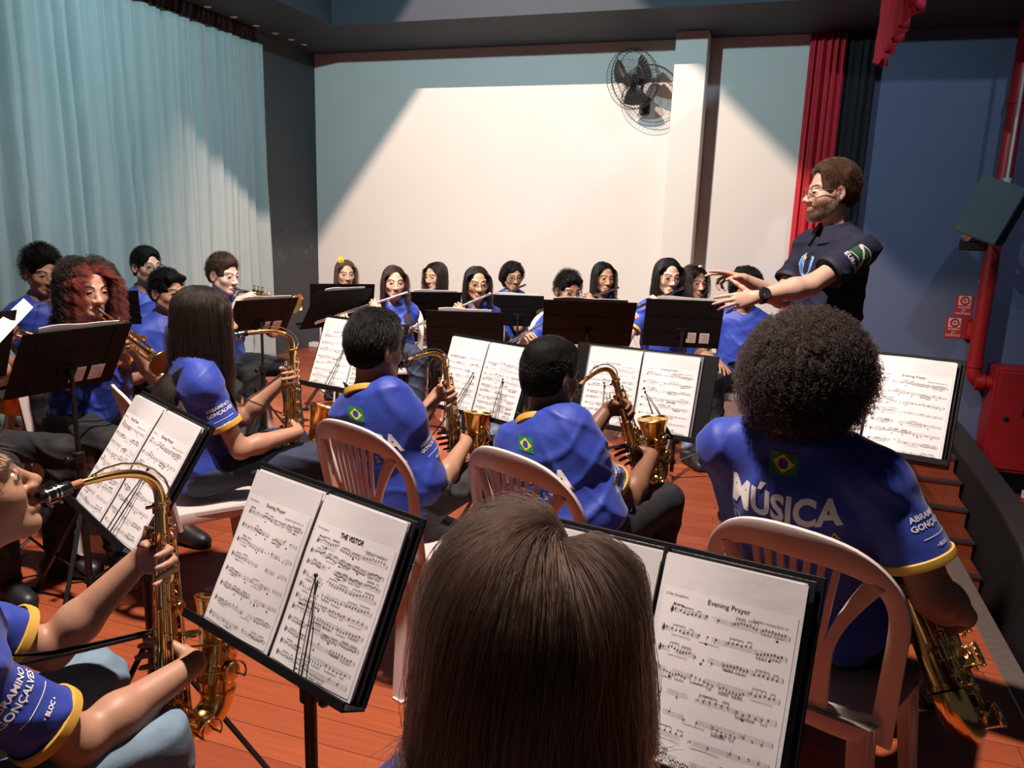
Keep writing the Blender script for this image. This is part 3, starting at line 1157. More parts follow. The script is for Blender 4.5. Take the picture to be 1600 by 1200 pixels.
wood_floor('stage_boards', (.37, .088, .034), (.30, .066, .026), .32)
mat('wall_paint', (.74, .69, .635), .75, noise=.03, nscale=2.5, bump=.05, bscale=120)
mat('wall_dark', (.045, .048, .055), .7, noise=.25, nscale=3, bump=.05)
mat('wall_blue', (.105, .125, .21), .7, noise=.10, nscale=2, bump=.08, bscale=90)
mat('soffit_dark', (.030, .036, .048), .75, noise=.15, nscale=3)
mat('curtain_grey', (.32, .355, .35), .85, noise=.06, nscale=9, bump=.2, bscale=350, sheen=.3)
mat('pelmet_brown', (.055, .040, .036), .9)
mat('curtain_red', (.60, .028, .045), .85, noise=.15, nscale=8, bump=.15, bscale=300)
mat('drape_black', (.008, .008, .009), .95, sheen=.1)
mat('edge_strip', (.11, .085, .07), .5, noise=.3, nscale=40)
mat('nosing', (.045, .035, .03), .6)
mat('stage_side', (.016, .013, .012), .8)
mat('hall_floor', (.055, .040, .032), .8, noise=.3, nscale=4)
mat('red_paint', (.38, .012, .014), .42, noise=.1, nscale=8)
mat('red_sign', (.55, .03, .03), .5, noise=.1, nscale=30)
mat('sign_white', (.75, .55, .52), .5)
mat('steel', (.55, .53, .5), .3, metal=1.0)
mat('conduit_white', (.55, .55, .53), .4)
mat('speaker_cloth', (.085, .12, .12), .7, noise=.12, nscale=40, bump=.1, bscale=300)
mat('fan_black', (.016, .016, .018), .4)
mat('plate_metal', (.20, .18, .14), .45, metal=.6, noise=.3, nscale=60)
mat('tin_white', (.72, .68, .62), .4, noise=.15, nscale=25)
mat('tin_red', (.50, .02, .02), .4)
mat('tin_gold', (.55, .34, .08), .4)
mat('lamp_white', (.8, .8, .78), .3)
mat('scuff', (.10, .10, .10), .9, noise=.5, nscale=14)

RM = room_m()


def rbox(name, u0, u1, v0, v1, z0, z1, m, bevel=0.0):
    b = MB()
    b.box((u0, -v1, z0), (u1, -v0, z1), 0, None, bevel)
    return b.build(name, m, None, smooth=False, m=RM)


# ---------------------------------------------------------------- setting
SU = 5.90                      # right-hand edge of the stage
HALL = -1.05                   # floor of the hall beside the stage
struct(rbox('floor', -.3, SU, -.3, 11.5, -.12, 0, 'stage_boards'))
struct(rbox('floor_hall', SU, 13, -.4, 11.5, HALL - .1, HALL, 'hall_floor'))
struct(rbox('wall_stage_side', SU - .12, SU - .001, -.3, 11.5, HALL, -.12, 'stage_side'))
b = MB()
b.box((SU - .035, -11.5, -.06), (SU + .045, .3, .006), 0, None, .004)
struct(b.build('trim_1', 'edge_strip', None, m=RM))
struct(rbox('wall_back', -.15, 5.52, -.25, 0, 0, 3.9, 'wall_paint'))
struct(rbox('pillar', 3.95, 4.236, -.02, .30, 0, 3.215, 'wall_paint', .006))
struct(rbox('wall_left', -.20, 0, -.25, 11.5, 0, 5.2, 'wall_dark'))
struct(rbox('wall_right', 5.52, 13, -.25, 0, HALL, 3.9, 'wall_blue'))
struct(rbox('ceiling_soffit_back', -.2, 13, -.25, 1.11, 3.21, 5.2, 'soffit_dark'))
struct(rbox('ceiling_soffit_left', -.2, .9, 1.11, 11.5, 3.21, 5.2, 'soffit_dark'))
struct(rbox('ceiling_hall', 5.9, 13, 1.11, 11.5, 4.75, 5.2, 'soffit_dark'))
struct(rbox('ceiling', -.2, 6.4, 1.0, 11.5, 5.0, 5.2, 'soffit_dark'))
struct(rbox('ceiling_beam', 5.50, 5.64, 1.11, 11.5, 3.40, 3.62, 'soffit_dark'))
struct(rbox('baseboard_back', 0, 5.5, 0, .012, 0, .07, 'wall_paint'))

# wooden stair up to the stage, with a dark nosing on each tread
b = MB()
v0, z0 = .26, .0
lv = [(.26, .53, 0), (.53, .80, -.12), (.80, 1.07, -.237), (1.07, 1.345, -.355), (1.345, 1.635, -.475), (1.635, 1.925, -.612), (1.925, 2.215, -.745), (2.215, 2.51, -.875)]
for (va, vb, z) in lv:
    b.box((SU + .046, -vb, HALL), (6.50, -va if va > .3 else 0, z - .02), 0)
    b.box((SU + .046, -vb - .012, z - .022), (6.505, -va if va > .3 else 0, z), 0, None, .003)
    b.box((SU + .046, -vb - .016, z - .012), (6.507, -vb + .035, z + .003), 1, None, .002)
wood_floor('stair_wood', (.30, .060, .024), (.25, .05, .02), .4)
struct(b.build('stairs', ['stair_wood', 'nosing'], None, smooth=False, m=RM))
# low dark parapet beside the stair
b = MB()
q = [(.05, -.16), (.7, -.19), (2.15, -.25), (2.75, -.32), (2.95, -.40)]
for (va, za), (vb, zb) in zip(q[:-1], q[1:]):
    V = [(u, -v, z) for u in (6.53, 6.68) for v, zt in ((va, za), (vb, zb)) for z in (HALL, zt)]
    b.add(V, [(0, 1, 3, 2), (4, 6, 7, 5), (1, 5, 7, 3), (0, 4, 5, 1), (2, 3, 7, 6)], 0)
    V = [(u, -v, z) for u in (6.52, 6.69) for v, zt in ((va, za), (vb, zb)) for z in (zt, zt + .03)]
    b.add(V, [(0, 1, 3, 2), (4, 6, 7, 5), (1, 5, 7, 3), (0, 2, 6, 4), (0, 4, 5, 1), (2, 3, 7, 6)], 1)
struct(b.build('wall_parapet', ['stage_side', 'nosing'], None, smooth=False, m=RM))

# scuffed patch low on the dark wall
b = MB()
r_ = random.Random(5)
for k in range(26):
    y, z, s = r_.uniform(.05, .95), r_.uniform(1.0, 1.42), r_.uniform(.008, .03)
    a = r_.uniform(0, 3)
    pts = [(.0008, -(y + s * (1 + .5 * math.sin(3 * t + a)) * math.cos(t)), z + s * .8 * (1 + .4 * math.cos(2 * t + a)) * math.sin(t)) for t in np.linspace(0, 2 * PI, 14, endpoint=False)]
    b.add(pts, [tuple(range(14))[::-1]])
struct(b.build('wall_left_scuffs', 'scuff', None, smooth=False, m=RM))


# ---------------------------------------------------------------- drapes
def drape(name, label, cat, m_, path0, path1, z0, z1, folds, amp, seed, rows=40, per=14, thick=.004, gather=.55, parent_m=None, group=None, hem=0.0):
    """pleated cloth between two (u, v) points; folds drift and open towards the hem"""
    r = np.random.default_rng(seed)
    n = int(folds * per)
    s = np.linspace(0, 1, n)
    t = np.linspace(0, 1, rows)          # 0 top, 1 hem
    S, T = np.meshgrid(s, t, indexing='ij')
    p0, p1 = np.array(path0, float), np.array(path1, float)
    d = (p1 - p0) / np.linalg.norm(p1 - p0)
    nrm = np.array([d[1], -d[0]])
    ph = np.cumsum(np.abs(1 + .55 * r.standard_normal(n)))
    ph = ph / ph[-1] * folds * 2 * PI
    PHI = np.interp(np.clip(S + .006 * np.sin(S * 31 + T * 2.2) * T, 0, 1), s, ph)
    k1, k2 = r.uniform(0, 6, 2)
    A = amp * (gather + (1 - gather) * T) * (.65 + .5 * np.sin(S * folds * .9 + k1) ** 2)
    off = A * (np.sin(PHI) + .35 * np.sin(2.3 * PHI + k2 + 1.5 * T) + .28 * np.sin(.47 * PHI + 2 * T))
    off += .5 * amp * (1 - T) * np.sin(PHI * 2.02 + 1.0) * .5
    base = p0[None, None] + S[..., None] * (p1 - p0)[None, None] + off[..., None] * nrm
    zt = z1 + (z0 - z1) * T + hem * np.sin(PHI * .5) * T
    P = np.stack([base[..., 0], -base[..., 1], zt], -1)
    b = MB()
    b.grid(P, thick=thick)
    o = b.build(name, m_, None, angle=None, m=RM)
    return tag(o, label, cat, group)


drape('stage_curtain', 'long pale grey pleated curtain hanging along the left wall', 'curtain', 'curtain_grey', (.13, 1.16), (.13, 10.0), .03, 3.06, 58, .074, 3, rows=46, per=12)
drape('curtain_pelmet', 'dark brown gathered pelmet strip above the long grey curtain', 'pelmet', 'pelmet_brown', (.10, 1.15), (.10, 10.0), 3.045, 3.205, 120, .012, 8, rows=4, per=8, gather=1.0)
drape('wing_curtain', 'narrow red curtain hanging full height at right end of white wall', 'curtain', 'curtain_red', (5.10, .14), (5.40, .14), .02, 3.19, 5, .035, 11, rows=30, per=22)
drape('masking_drape', 'black drape hanging between the red curtain and blue wall', 'drape', 'drape_black', (5.34, .09), (5.66, .09), .02, 3.19, 5, .022, 12, rows=20, per=18)
drape('stage_valance', 'red pleated valance hanging high along the stage edge at upper right', 'valance', 'curtain_red', (5.56, 1.25), (5.56, 8.5), 2.68, 3.45, 40, .04, 14, rows=14, per=14, hem=.03)

# recessed lamps in the soffit above the curtain
dl = None
for k, v in enumerate((1.90, 1.56, 1.24, .94, .68, .45)):
    m = room_m(.17, v, 3.21)
    lab = ['recessed soffit lamp nearest to the camera above the curtain', 'second recessed soffit lamp from the camera end', 'third recessed soffit lamp above the curtain end', 'fourth recessed soffit lamp, just past the curtain end', 'fifth recessed soffit lamp above the dark wall', 'recessed soffit lamp closest to the back corner'][k]
    if dl is None:
        dl = thing('ceiling_downlight', lab, 'lamp', m, 'recessed soffit lamps')
        q = MB()
        q.lathe([(.032, -.004), (.032, 0), (.024, .0), (.024, -.006)], 18)
        link('trim_ring', q.mesh('trim_ring', 'lamp_white'), dl)
        q = MB()
        q.lathe([(.023, -.003), (.012, -.0045), (.0005, -.005)], 16)
        link('lens', q.mesh('lens', 'lamp_white'), dl)
    else:
        copy_tree(dl, m, lab)

# ---------------------------------------------------------------- wall fan
fan = thing('wall_fan', 'black wall fan with round wire cage beside the pillar', 'fan', look_m(rw(3.61, .40, 2.80), -rw(0, 0, 0) * 0 + np.array(RN * .80 - RU * .42 + np.array([0, 0, -.28]))))
R = .255
cg = MB()
for y, rr in ((.075, R), (.0, R + .006), (-.06, R * .93)):
    cg.tube([(rr * math.cos(a), y, rr * math.sin(a)) for a in np.linspace(0, 2 * PI, 48, endpoint=False)], .0045 if y == 0 else .003, 8, closed=True)
for rr, y in ((.06, .1), (.12, .097), (.18, .091)):
    cg.tube([(rr * math.cos(a), y, rr * math.sin(a)) for a in np.linspace(0, 2 * PI, 36, endpoint=False)], .0016, 6, closed=True)
for a in np.linspace(0, 2 * PI, 48, endpoint=False):
    c, s = math.cos(a), math.sin(a)
    cg.tube([(c * .04, .102, s * .04), (c * .14, .097, s * .14), (c * .22, .085, s * .22), (c * R, .06, s * R), (c * (R + .004), 0, s * (R + .004))], .0013, 5)
    cg.tube([(c * .05, -.075, s * .05), (c * .17, -.07, s * .17), (c * R * .93, -.06, s * R * .93), (c * (R + .004), 0, s * (R + .004))], .0013, 5)
link('cage', cg.mesh('cage', 'fan_black'), fan)
hb = MB()
hb.lathe([(.05, .098), (.048, .106), (.02, .110), (.0005, .111)], 20, 0, None, 'y')
link('badge', hb.mesh('badge', 'fan_black'), fan)
for k in range(3):
    bl = MB()
    P = np.zeros((9, 7, 3))
    for i, r in enumerate(np.linspace(.03, .225, 9)):
        for j, w in enumerate(np.linspace(-1, 1, 7)):
            t_ = (r - .03) / .195
            half = (.25 + .62 * math.sin(PI * min(1, t_ * .62 + .08))) * .9
            a = k * 2 * PI / 3 + .5 + w * half * .78
            P[i, j] = (r * math.cos(a), .022 + .03 * w * (.6 + .4 * t_), r * math.sin(a))
    bl.grid(P, thick=.002)
    link('blade', bl.mesh('blade', 'fan_black'), fan)
mt = MB()
mt.lathe([(.02, .05), (.045, .045), (.045, .01), (.02, .008), (.02, -.07), (.07, -.075), (.075, -.10), (.07, -.17), (.03, -.19), (.0005, -.19)], 24, 0, None, 'y')
link('motor', mt.mesh('motor', 'fan_black'), fan)
br_ = MB()
mi = np.linalg.inv(PLACED[fan.name])
p_in = [tp(mi, rw(3.66, .02, 2.62)), tp(mi, rw(3.66, .16, 2.62)), tp(mi, rw(3.65, .26, 2.68)), np.array([0, -.15, -.03])]
br_.tube(smooth_path(p_in, 16, 2), .016, 10)
wm = mi @ room_m(3.66, 0, 2.62)
br_.box((-.05, -.035, -.08), (.05, 0, .08), 0, wm, .008)
link('wall_bracket', br_.mesh('wall_bracket', 'fan_black'), fan)

# ---------------------------------------------------------------- right-hand wall: speaker, pipe, hydrant cabinet, alarms
spk = np.eye(4)
spk[:3, :3] = rotz(math.radians(52)) @ rotx(math.radians(20))
spk[:3, 3] = at(1552, 330, 6.0)
sp = thing('loudspeaker', 'dark grey-green loudspeaker box hanging tilted at right', 'loudspeaker', spk)
q = MB()
q.box((-.17, -.15, -.22), (.17, .17, .22), 0, None, .012)
link('cabinet', q.mesh('cabinet', 'speaker_cloth'), sp)
q = MB()
q.box((-.165, -.162, -.215), (.165, -.148, .215), 0, None, .008)
link('grille', q.mesh('grille', 'black_paint'), sp)
q = MB()
mi = np.linalg.inv(spk)
top = tp(spk, (.0, .02, .22))
q.rod(tp(mi, top), tp(mi, np.array([top[0], top[1], 3.21])), .011, 10)
q.rod(tp(mi, top - np.array([0, 0, .06])), tp(mi, top + np.array([0, 0, .03])), .03, 12)
link('drop_pole', q.mesh('drop_pole', 'conduit_white'), sp)

fl = thing('floodlight', 'small black twin floodlight bracketed below the loudspeaker', 'lamp', look_m(at(1522, 378, 6.3), (-.55, -.8, -.25)))
q = MB()
q.box((-.10, -.08, -.06), (.10, .06, .02), 0, None, .012)
q.box((-.02, -.30, -.02), (.02, -.08, .0), 0, None, .004)
link('housing', q.mesh('housing', 'fan_black'), fl)
for sx in (-.07, .05):
    q = MB()
    q.lathe([(.0005, -.02), (.03, -.015), (.034, .02), (.030, .024), (.0005, .022)], 14, 0, frame((sx, .04, .05), (1, 0, 0), (0, 0, -1), (0, 1, 0)))
    q.rod((sx, .03, .0), (sx, .03, .03), .006, 8)
    link('lamp_head', q.mesh('lamp_head', 'lamp_white' if sx < 0 else 'steel'), fl)

q = MB()
q.rod((6.72, -.02, .785), (6.72, -.02, 3.21), .010, 10)
for z in (1.1, 1.8, 2.5):
    q.box((6.705, -.032, z), (6.735, 0, z + .015))
tag(q.build('conduit', 'conduit_white', None, m=RM), 'thin pale electrical conduit running down the blue wall', 'conduit')
q = MB()
P = smooth_path([(6.74, -.16, 3.3), (6.74, -.16, 2.0), (6.74, -.16, .5), (6.745, -.16, .30), (6.80, -.16, .24), (6.95, -.16, .235)], 60, 2)
q.tube(P, .062, 20)
for z in (.40, 1.6, 2.6):
    q.lathe([(.06, -.03), (.072, -.028), (.072, .028), (.06, .03)], 20, 0, frame((6.74, -.16, z), (1, 0, 0), (0, 1, 0), (0, 0, 1)))
q.lathe([(.06, -.04), (.074, -.038), (.074, .03), (.06, .032)], 20, 0, frame((6.80, -.16, .24), (0, 1, 0), (0, 0, 1), (1, 0, 0)))
tag(q.build('fire_pipe', 'red_paint', None, m=RM), 'thick red fire pipe running down the blue wall to an elbow', 'pipe')
cab = thing('hydrant_cabinet', 'red fire hose cabinet on the blue wall under the pipe', 'cabinet', room_m(6.88, 0, 0))
q = MB()
q.box((0, -.30, -.52), (.95, -.002, .40), 0, None, .01)
link('body', q.mesh('body', 'red_paint'), cab)
q = MB()
q.box((.03, -.318, -.49), (.92, -.30, .37), 0, None, .008)
link('door', q.mesh('door', 'red_paint'), cab)
q = MB()
q.box((.24, -.326, .0), (.40, -.318, .12), 0, None, .004)
q.lathe([(.02, 0), (.02, .02), (.012, .024), (.0005, .024)], 14, 0, frame((.12, -.318, -.03), (1, 0, 0), (0, 0, 1), (0, -1, 0)))
link('latch', q.mesh('latch', 'fan_black'), cab.children[-1])
for (u0, u1, z0, z1, lab, first) in ((6.555, 6.69, .795, .985, 'upper red fire alarm sign with white ring symbol', 'ALARME'), (6.50, 6.635, .595, .785, 'lower red fire alarm sign left of the call box', 'BOMBA')):
    sg = thing('fire_sign', lab, 'sign', room_m((u0 + u1) / 2, 0, (z0 + z1) / 2), 'red fire signs on the blue wall')
    w, h = (u1 - u0) / 2, (z1 - z0) / 2
    q = MB()
    q.box((-w, -.006, -h), (w, -.001, h), 0, None, .001)
    link('panel', q.mesh('panel', 'red_sign'), sg)
    q = MB()
    q.box((-w * .72, -.0075, h * .02), (w * .72, -.006, h * .88))
    link('white_square', q.mesh('white_square', 'sign_white'), sg)
    q = MB()
    zc = h * .45
    q.tube([(w * .46 * math.cos(a), -.0078, zc + w * .46 * math.sin(a)) for a in np.linspace(0, 2 * PI, 24, endpoint=False)], .008, 8, closed=True)
    q.lathe([(w * .16, 0), (w * .16, .002), (.0005, .002)], 14, 0, frame((0, -.0075, zc), (1, 0, 0), (0, 0, 1), (0, -1, 0)))
    link('ring_symbol', q.mesh('ring_symbol', 'red_sign'), sg)
    q = MB()
    for txt, zz, sz in ((first, -.18, .027), ('DE', -.47, .024), ('INCÊNDIO', -.76, .025)):
        v, f = text_mesh(txt, sz, .0006)
        q.add(np.stack([v[:, 0], np.full(len(v), -.0072), v[:, 1] + zz * h], 1), f)
    link('lettering', q.mesh('lettering', 'sign_white', smooth=False), sg)
cb = thing('alarm_call_box', 'small red alarm call box beside the lower sign', 'alarm box', room_m(6.705, 0, .69))
q = MB()
q.box((-.062, -.06, -.095), (.062, -.001, .095), 0, None, .008)
link('housing', q.mesh('housing', 'red_paint'), cb)
q = MB()
q.box((-.04, -.064, -.06), (.04, -.06, .05), 0, None, .003)
link('glass_plate', q.mesh('glass_plate', 'red_sign'), cb)
q = MB()
q.tube(smooth_path([(.04, -.03, -.095), (.05, -.03, -.16), (.035, -.03, -.2)], 10), .006, 8)
link('cable', q.mesh('cable', 'red_paint'), cb)

tin = thing('paint_tin', 'white paint tin with a red lid on the dark hall floor', 'tin', room_m(7.26, .28, HALL))
q = MB()
q.lathe([(.10, 0), (.105, .004), (.105, .006), (.102, .01), (.102, .27), (.106, .275), (.106, .285), (.10, .285)], 26)
link('body', q.mesh('body', 'tin_white'), tin)
q = MB()
q.lathe([(.104, .275), (.109, .278), (.109, .305), (.09, .31), (.0005, .305)], 26)
link('lid', q.mesh('lid', 'tin_red'), tin)
q = MB()
q.lathe([(.1025, .012), (.1035, .014), (.1035, .075), (.1025, .077)], 26)
link('gold_band', q.mesh('gold_band', 'tin_gold'), tin)
q = MB()
for k in range(7):
    a = -PI / 2 + (k % 3 - 1) * .45
    zz = .24 - (k // 3) * .045
    q.box((-.02, -.003, -.014), (.02, .001, .014), 0, frame((.103 * math.cos(a), .103 * math.sin(a), zz), (-math.sin(a), math.cos(a), 0), (-math.cos(a), -math.sin(a), 0), (0, 0, 1)))
link('label_marks', q.mesh('label_marks', ['ink']), tin)
q = MB()
q.box((-.04, -.02, 0), (.05, .03, .07), 0, frame((.02, 0, .312), (.9, .4, 0), (-.4, .9, 0), (0, .1, 1)), .004)
tag(q.build('paper_packet', 'paper', None, m=room_m(7.26, .28, HALL + .0)), 'crumpled white packet lying on top of the paint tin', 'packet')

pl = thing('floor_socket', 'metal socket plate set into the stage floor near its edge', 'socket plate', room_m(5.74, 4.78, 0))
q = MB()
q.box((-.065, -.035, 0), (.065, .035, .004), 0, None, .001)
link('plate', q.mesh('plate', 'plate_metal'), pl)
q = MB()
for x in (-.025, .0, .025):
    q.lathe([(.006, .004), (.006, .0055), (.0005, .0055)], 10, 0, frame((x, 0, 0), (1, 0, 0), (0, 1, 0), (0, 0, 1)))
link('pin_hole', q.mesh('pin_hole', 'fan_black'), pl)
q = MB()
q.box((-.09, -.05, 0), (.09, .05, .055), 0, None, .006)
tag(q.build('junction_box', 'tin_white', None, m=room_m(-.1 + .15, .18, 0)), 'small white junction box on the floor in the back corner', 'box')
# ---------------------------------------------------------------- implicit surfaces
class Field:
    """signed distance grid; shapes are blended in, then meshed"""

    def __init__(s, lo, hi, h):
        s.lo, s.h = np.asarray(lo, float), h
        s.n = np.maximum(((np.asarray(hi) - s.lo) / h).astype(int) + 1, 4)
        s.D = np.full(s.n, .3, np.float32)
        s.ax = [(s.lo[i] + h * np.arange(s.n[i])).astype(np.float32) for i in range(3)]

    def sub(s, lo, hi):
        a = np.clip(((np.asarray(lo) - s.lo) / s.h).astype(int), 0, s.n)
        b = np.clip(((np.asarray(hi) - s.lo) / s.h).astype(int) + 2, 0, s.n)
        if (b <= a).any():
            return None, None
        sl = tuple(slice(a[i], b[i]) for i in range(3))
        G = np.meshgrid(*[s.ax[i][sl[i]] for i in range(3)], indexing='ij', sparse=True)
        return sl, G

    def merge(s, sl, d, k, op='add'):
        a = s.D[sl]
        if op == 'add':
            hh = np.maximum(k - np.abs(a - d), 0) / k
            s.D[sl] = np.minimum(a, d) - hh * hh * k * .25
        elif op == 'cut':
            d = -d
            hh = np.maximum(k - np.abs(a - d), 0) / k
            s.D[sl] = np.maximum(a, d) + hh * hh * k * .25

    def cap(s, a, b, ra, rb=None, k=.02, op='add'):
        rb = ra if rb is None else rb
        a, b = np.asarray(a, float), np.asarray(b, float)
        m = max(ra, rb) + k + 2 * s.h
        sl, G = s.sub(np.minimum(a, b) - m, np.maximum(a, b) + m)
        if sl is None:
            return
        ba = b - a
        L2 = max(ba @ ba, 1e-9)
        px, py, pz = G[0] - np.float32(a[0]), G[1] - np.float32(a[1]), G[2] - np.float32(a[2])
        t = np.clip((px * ba[0] + py * ba[1] + pz * ba[2]) / L2, 0, 1).astype(np.float32)
        d = np.sqrt((px - t * ba[0]) ** 2 + (py - t * ba[1]) ** 2 + (pz - t * ba[2]) ** 2) - (ra + (rb - ra) * t)
        s.merge(sl, d.astype(np.float32), k, op)

    def ell(s, c, r, R=None, k=.02, op='add'):
        c, r = np.asarray(c, float), np.asarray(r, float)
        m = r.max() + k + 2 * s.h
        sl, G = s.sub(c - m, c + m)
        if sl is None:
            return
        R = np.eye(3) if R is None else np.asarray(R)
        p = [G[i] - np.float32(c[i]) for i in range(3)]
        q = [(p[0] * R[0, i] + p[1] * R[1, i] + p[2] * R[2, i]) for i in range(3)]
        k0 = np.sqrt((q[0] / r[0]) ** 2 + (q[1] / r[1]) ** 2 + (q[2] / r[2]) ** 2)
        k1 = np.sqrt((q[0] / r[0] ** 2) ** 2 + (q[1] / r[1] ** 2) ** 2 + (q[2] / r[2] ** 2) ** 2)
        d = np.where(k1 > 1e-6, k0 * (k0 - 1) / np.maximum(k1, 1e-6), -r.min())
        s.merge(sl, d.astype(np.float32), k, op)

    def plane(s, p, nrm, lo=None, hi=None, k=.004):
        """removes what lies on the side nrm points to (inside an optional box)"""
        lo = s.lo if lo is None else lo
        hi = s.lo + s.h * s.n if hi is None else hi
        sl, G = s.sub(lo, hi)
        if sl is None:
            return
        nrm = unit(nrm)
        d = (G[0] - p[0]) * nrm[0] + (G[1] - p[1]) * nrm[1] + (G[2] - p[2]) * nrm[2]
        s.merge(sl, (-d).astype(np.float32), k, 'cut')

    def folds(s, amp, freq, seed, dirv=(0, 0, 1)):
        r = np.random.default_rng(seed)
        G = np.meshgrid(*s.ax, indexing='ij', sparse=True)
        a = r.uniform(0, 6, 8)
        f = np.float32(freq)
        w = .6 * np.sin(G[0] * f * .6 + a[0]) + .6 * np.sin(G[1] * f * .5 + a[1]) + .5 * np.sin(G[2] * f * .35 + a[2])
        e = np.sin(f * (.8 * G[2] + .45 * G[0]) + 2.2 * w + a[3]) + .7 * np.sin(f * (.55 * G[2] - .6 * G[0] + .5 * G[1]) + 1.8 * w + a[4])
        s.D += np.float32(amp) * (e * np.abs(e) * .5).astype(np.float32)

    def creases(s, amp, seed, n=4, freq=24):
        """soft cloth ridges running slantwise, wandering and fading"""
        r = np.random.default_rng(seed)
        G = np.meshgrid(*s.ax, indexing='ij', sparse=True)
        for i in range(n):
            a = r.uniform(0, 6, 6)
            d = unit([r.uniform(-.7, .7), r.uniform(-.5, .5), r.choice([-1, 1]) * r.uniform(.5, 1)])
            f = np.float32(freq * r.uniform(.7, 1.5))
            w = .9 * np.sin(G[0] * 9 + a[0]) + .9 * np.sin(G[1] * 8 + a[1]) + .7 * np.sin(G[2] * 7 + a[2]) + .35 * np.sin(G[0] * 27 + G[2] * 21 + a[5])
            ph = f * (d[0] * G[0] + d[1] * G[1] + d[2] * G[2]) + w + a[3]
            m = np.clip(.5 + .8 * np.sin(G[0] * 11 + a[4]) * np.sin(G[2] * 9 + a[3]) + .3 * np.sin(G[1] * 10 + a[1]), 0, 1)
            s.D -= (np.float32(amp) * m * (np.exp(-(np.sin(ph) / .42) ** 2) - .35)).astype(np.float32)

    def mesh(s, name, mats, smooth=1):
        D = np.clip(s.D, -.03, .03)
        g = openvdb.FloatGrid(background=.03)
        g.copyFromArray(D)
        g.transform = openvdb.createLinearTransform(voxelSize=s.h)
        P, T, Q = g.convertToPolygons(isovalue=0.0)
        P = P + s.lo
        if smooth and len(Q):
            for _ in range(smooth):
                acc = np.zeros_like(P)
                cnt = np.zeros(len(P))
                for i in range(4):
                    np.add.at(acc, Q[:, i], P[Q[:, (i + 1) % 4]] + P[Q[:, (i + 3) % 4]])
                    np.add.at(cnt, Q[:, i], 2)
                P = P * .4 + .6 * acc / np.maximum(cnt, 1)[:, None]
        me = bpy.data.meshes.new(name)
        nq = len(Q)
        me.vertices.add(len(P))
        me.vertices.foreach_set('co', P.astype(np.float32).ravel())
        me.loops.add(nq * 4)
        me.loops.foreach_set('vertex_index', Q[:, ::-1].astype(np.int32).ravel())
        me.polygons.add(nq)
        me.polygons.foreach_set('loop_start', np.arange(nq, dtype=np.int32) * 4)
        me.update(calc_edges=True)
        for x in (mats if isinstance(mats, (list, tuple)) else [mats]):
            me.materials.append(MATS[x] if isinstance(x, str) else x)
        me.shade_smooth()
        return me, P


# ---------------------------------------------------------------- skin, cloth, hair materials
def skin_mat():
    m, nt, b = new_mat('skin')
    L = nt.links.new
    at_ = N(nt, 'ShaderNodeVertexColor')
    at_.layer_name = 'tone'
    tc = N(nt, 'ShaderNodeTexCoord')
    nz = N(nt, 'ShaderNodeTexNoise', Scale=28.0, Detail=4.0)
    L(tc.outputs['Object'], nz.inputs['Vector'])
    r = N(nt, 'ShaderNodeMapRange')
    r.inputs['To Min'].default_value, r.inputs['To Max'].default_value = .88, 1.12
    L(nz.outputs['Fac'], r.inputs['Value'])
    mx = N(nt, 'ShaderNodeMix', data_type='RGBA', blend_type='MULTIPLY')
    mx.inputs[0].default_value = 1.0
    L(at_.outputs['Color'], mx.inputs[6])
    L(r.outputs[0], mx.inputs[7])
    L(mx.outputs[2], b.inputs['Base Color'])
    b.inputs['Roughness'].default_value = .48
    b.inputs['Subsurface Weight'].default_value = .12
    b.inputs['Subsurface Radius'].default_value = (.012, .005, .003)
    b.inputs['Specular IOR Level'].default_value = .4
    return m


skin_mat()
mat('shirt_blue', (.022, .048, .32), .52, noise=.10, nscale=12, bump=.35, bscale=16, spec=.35, sheen=.12)
mat('shirt_navy', (.0065, .0085, .030), .85, bump=.12, bscale=900)
mat('patch_green', (.01, .085, .03), .6)
mat('trim_yellow', (.62, .36, .05), .6, bump=.1, bscale=500)
mat('trim_dark', (.012, .014, .03), .7)
mat('cloth_black', (.010, .011, .013), .8, noise=.3, nscale=9, bump=.12, bscale=300)
mat('cloth_grey', (.040, .038, .040), .8, noise=.35, nscale=22, bump=.12, bscale=400)
mat('denim_dark', (.016, .026, .055), .8, noise=.35, nscale=26, bump=.15, bscale=500)
mat('denim_light', (.15, .23, .30), .8, noise=.3, nscale=26, bump=.15, bscale=500)
mat('shoe_black', (.014, .014, .015), .45)
mat('shoe_white', (.62, .60, .57), .5)
mat('print_white', (.78, .74, .72), .55)
mat('print_gold', (.62, .46, .16), .5)
mat('flag_green', (.02, .18, .05), .5)
mat('flag_yellow', (.72, .55, .05), .5)
mat('flag_blue', (.02, .05, .30), .5)
mat('crest_blue', (.10, .22, .55), .5)
mat('crest_pale', (.35, .50, .80), .5)
mat('eye_white', (.42, .38, .35), .4)
mat('iris', (.030, .014, .007), .2)
mat('glasses_frame', (.06, .04, .035), .3)
mat('glasses_wire', (.45, .33, .25), .3, metal=1.0)
mat('bow_yellow', (.75, .50, .03), .5)
mat('bow_white', (.75, .74, .72), .5)
gm, gnt, gb = new_mat('lens_glass')
gb.inputs['Roughness'].default_value = .02
gb.inputs['Base Color'].default_value = (.02, .02, .02, 1)
gmx, gtr = N(gnt, 'ShaderNodeMixShader'), N(gnt, 'ShaderNodeBsdfTransparent')
gmx.inputs[0].default_value = .10
gnt.links.new(gtr.outputs[0], gmx.inputs[1])
gnt.links.new(gb.outputs[0], gmx.inputs[2])
gnt.links.new(gmx.outputs[0], gnt.nodes['Material Output'].inputs['Surface'])
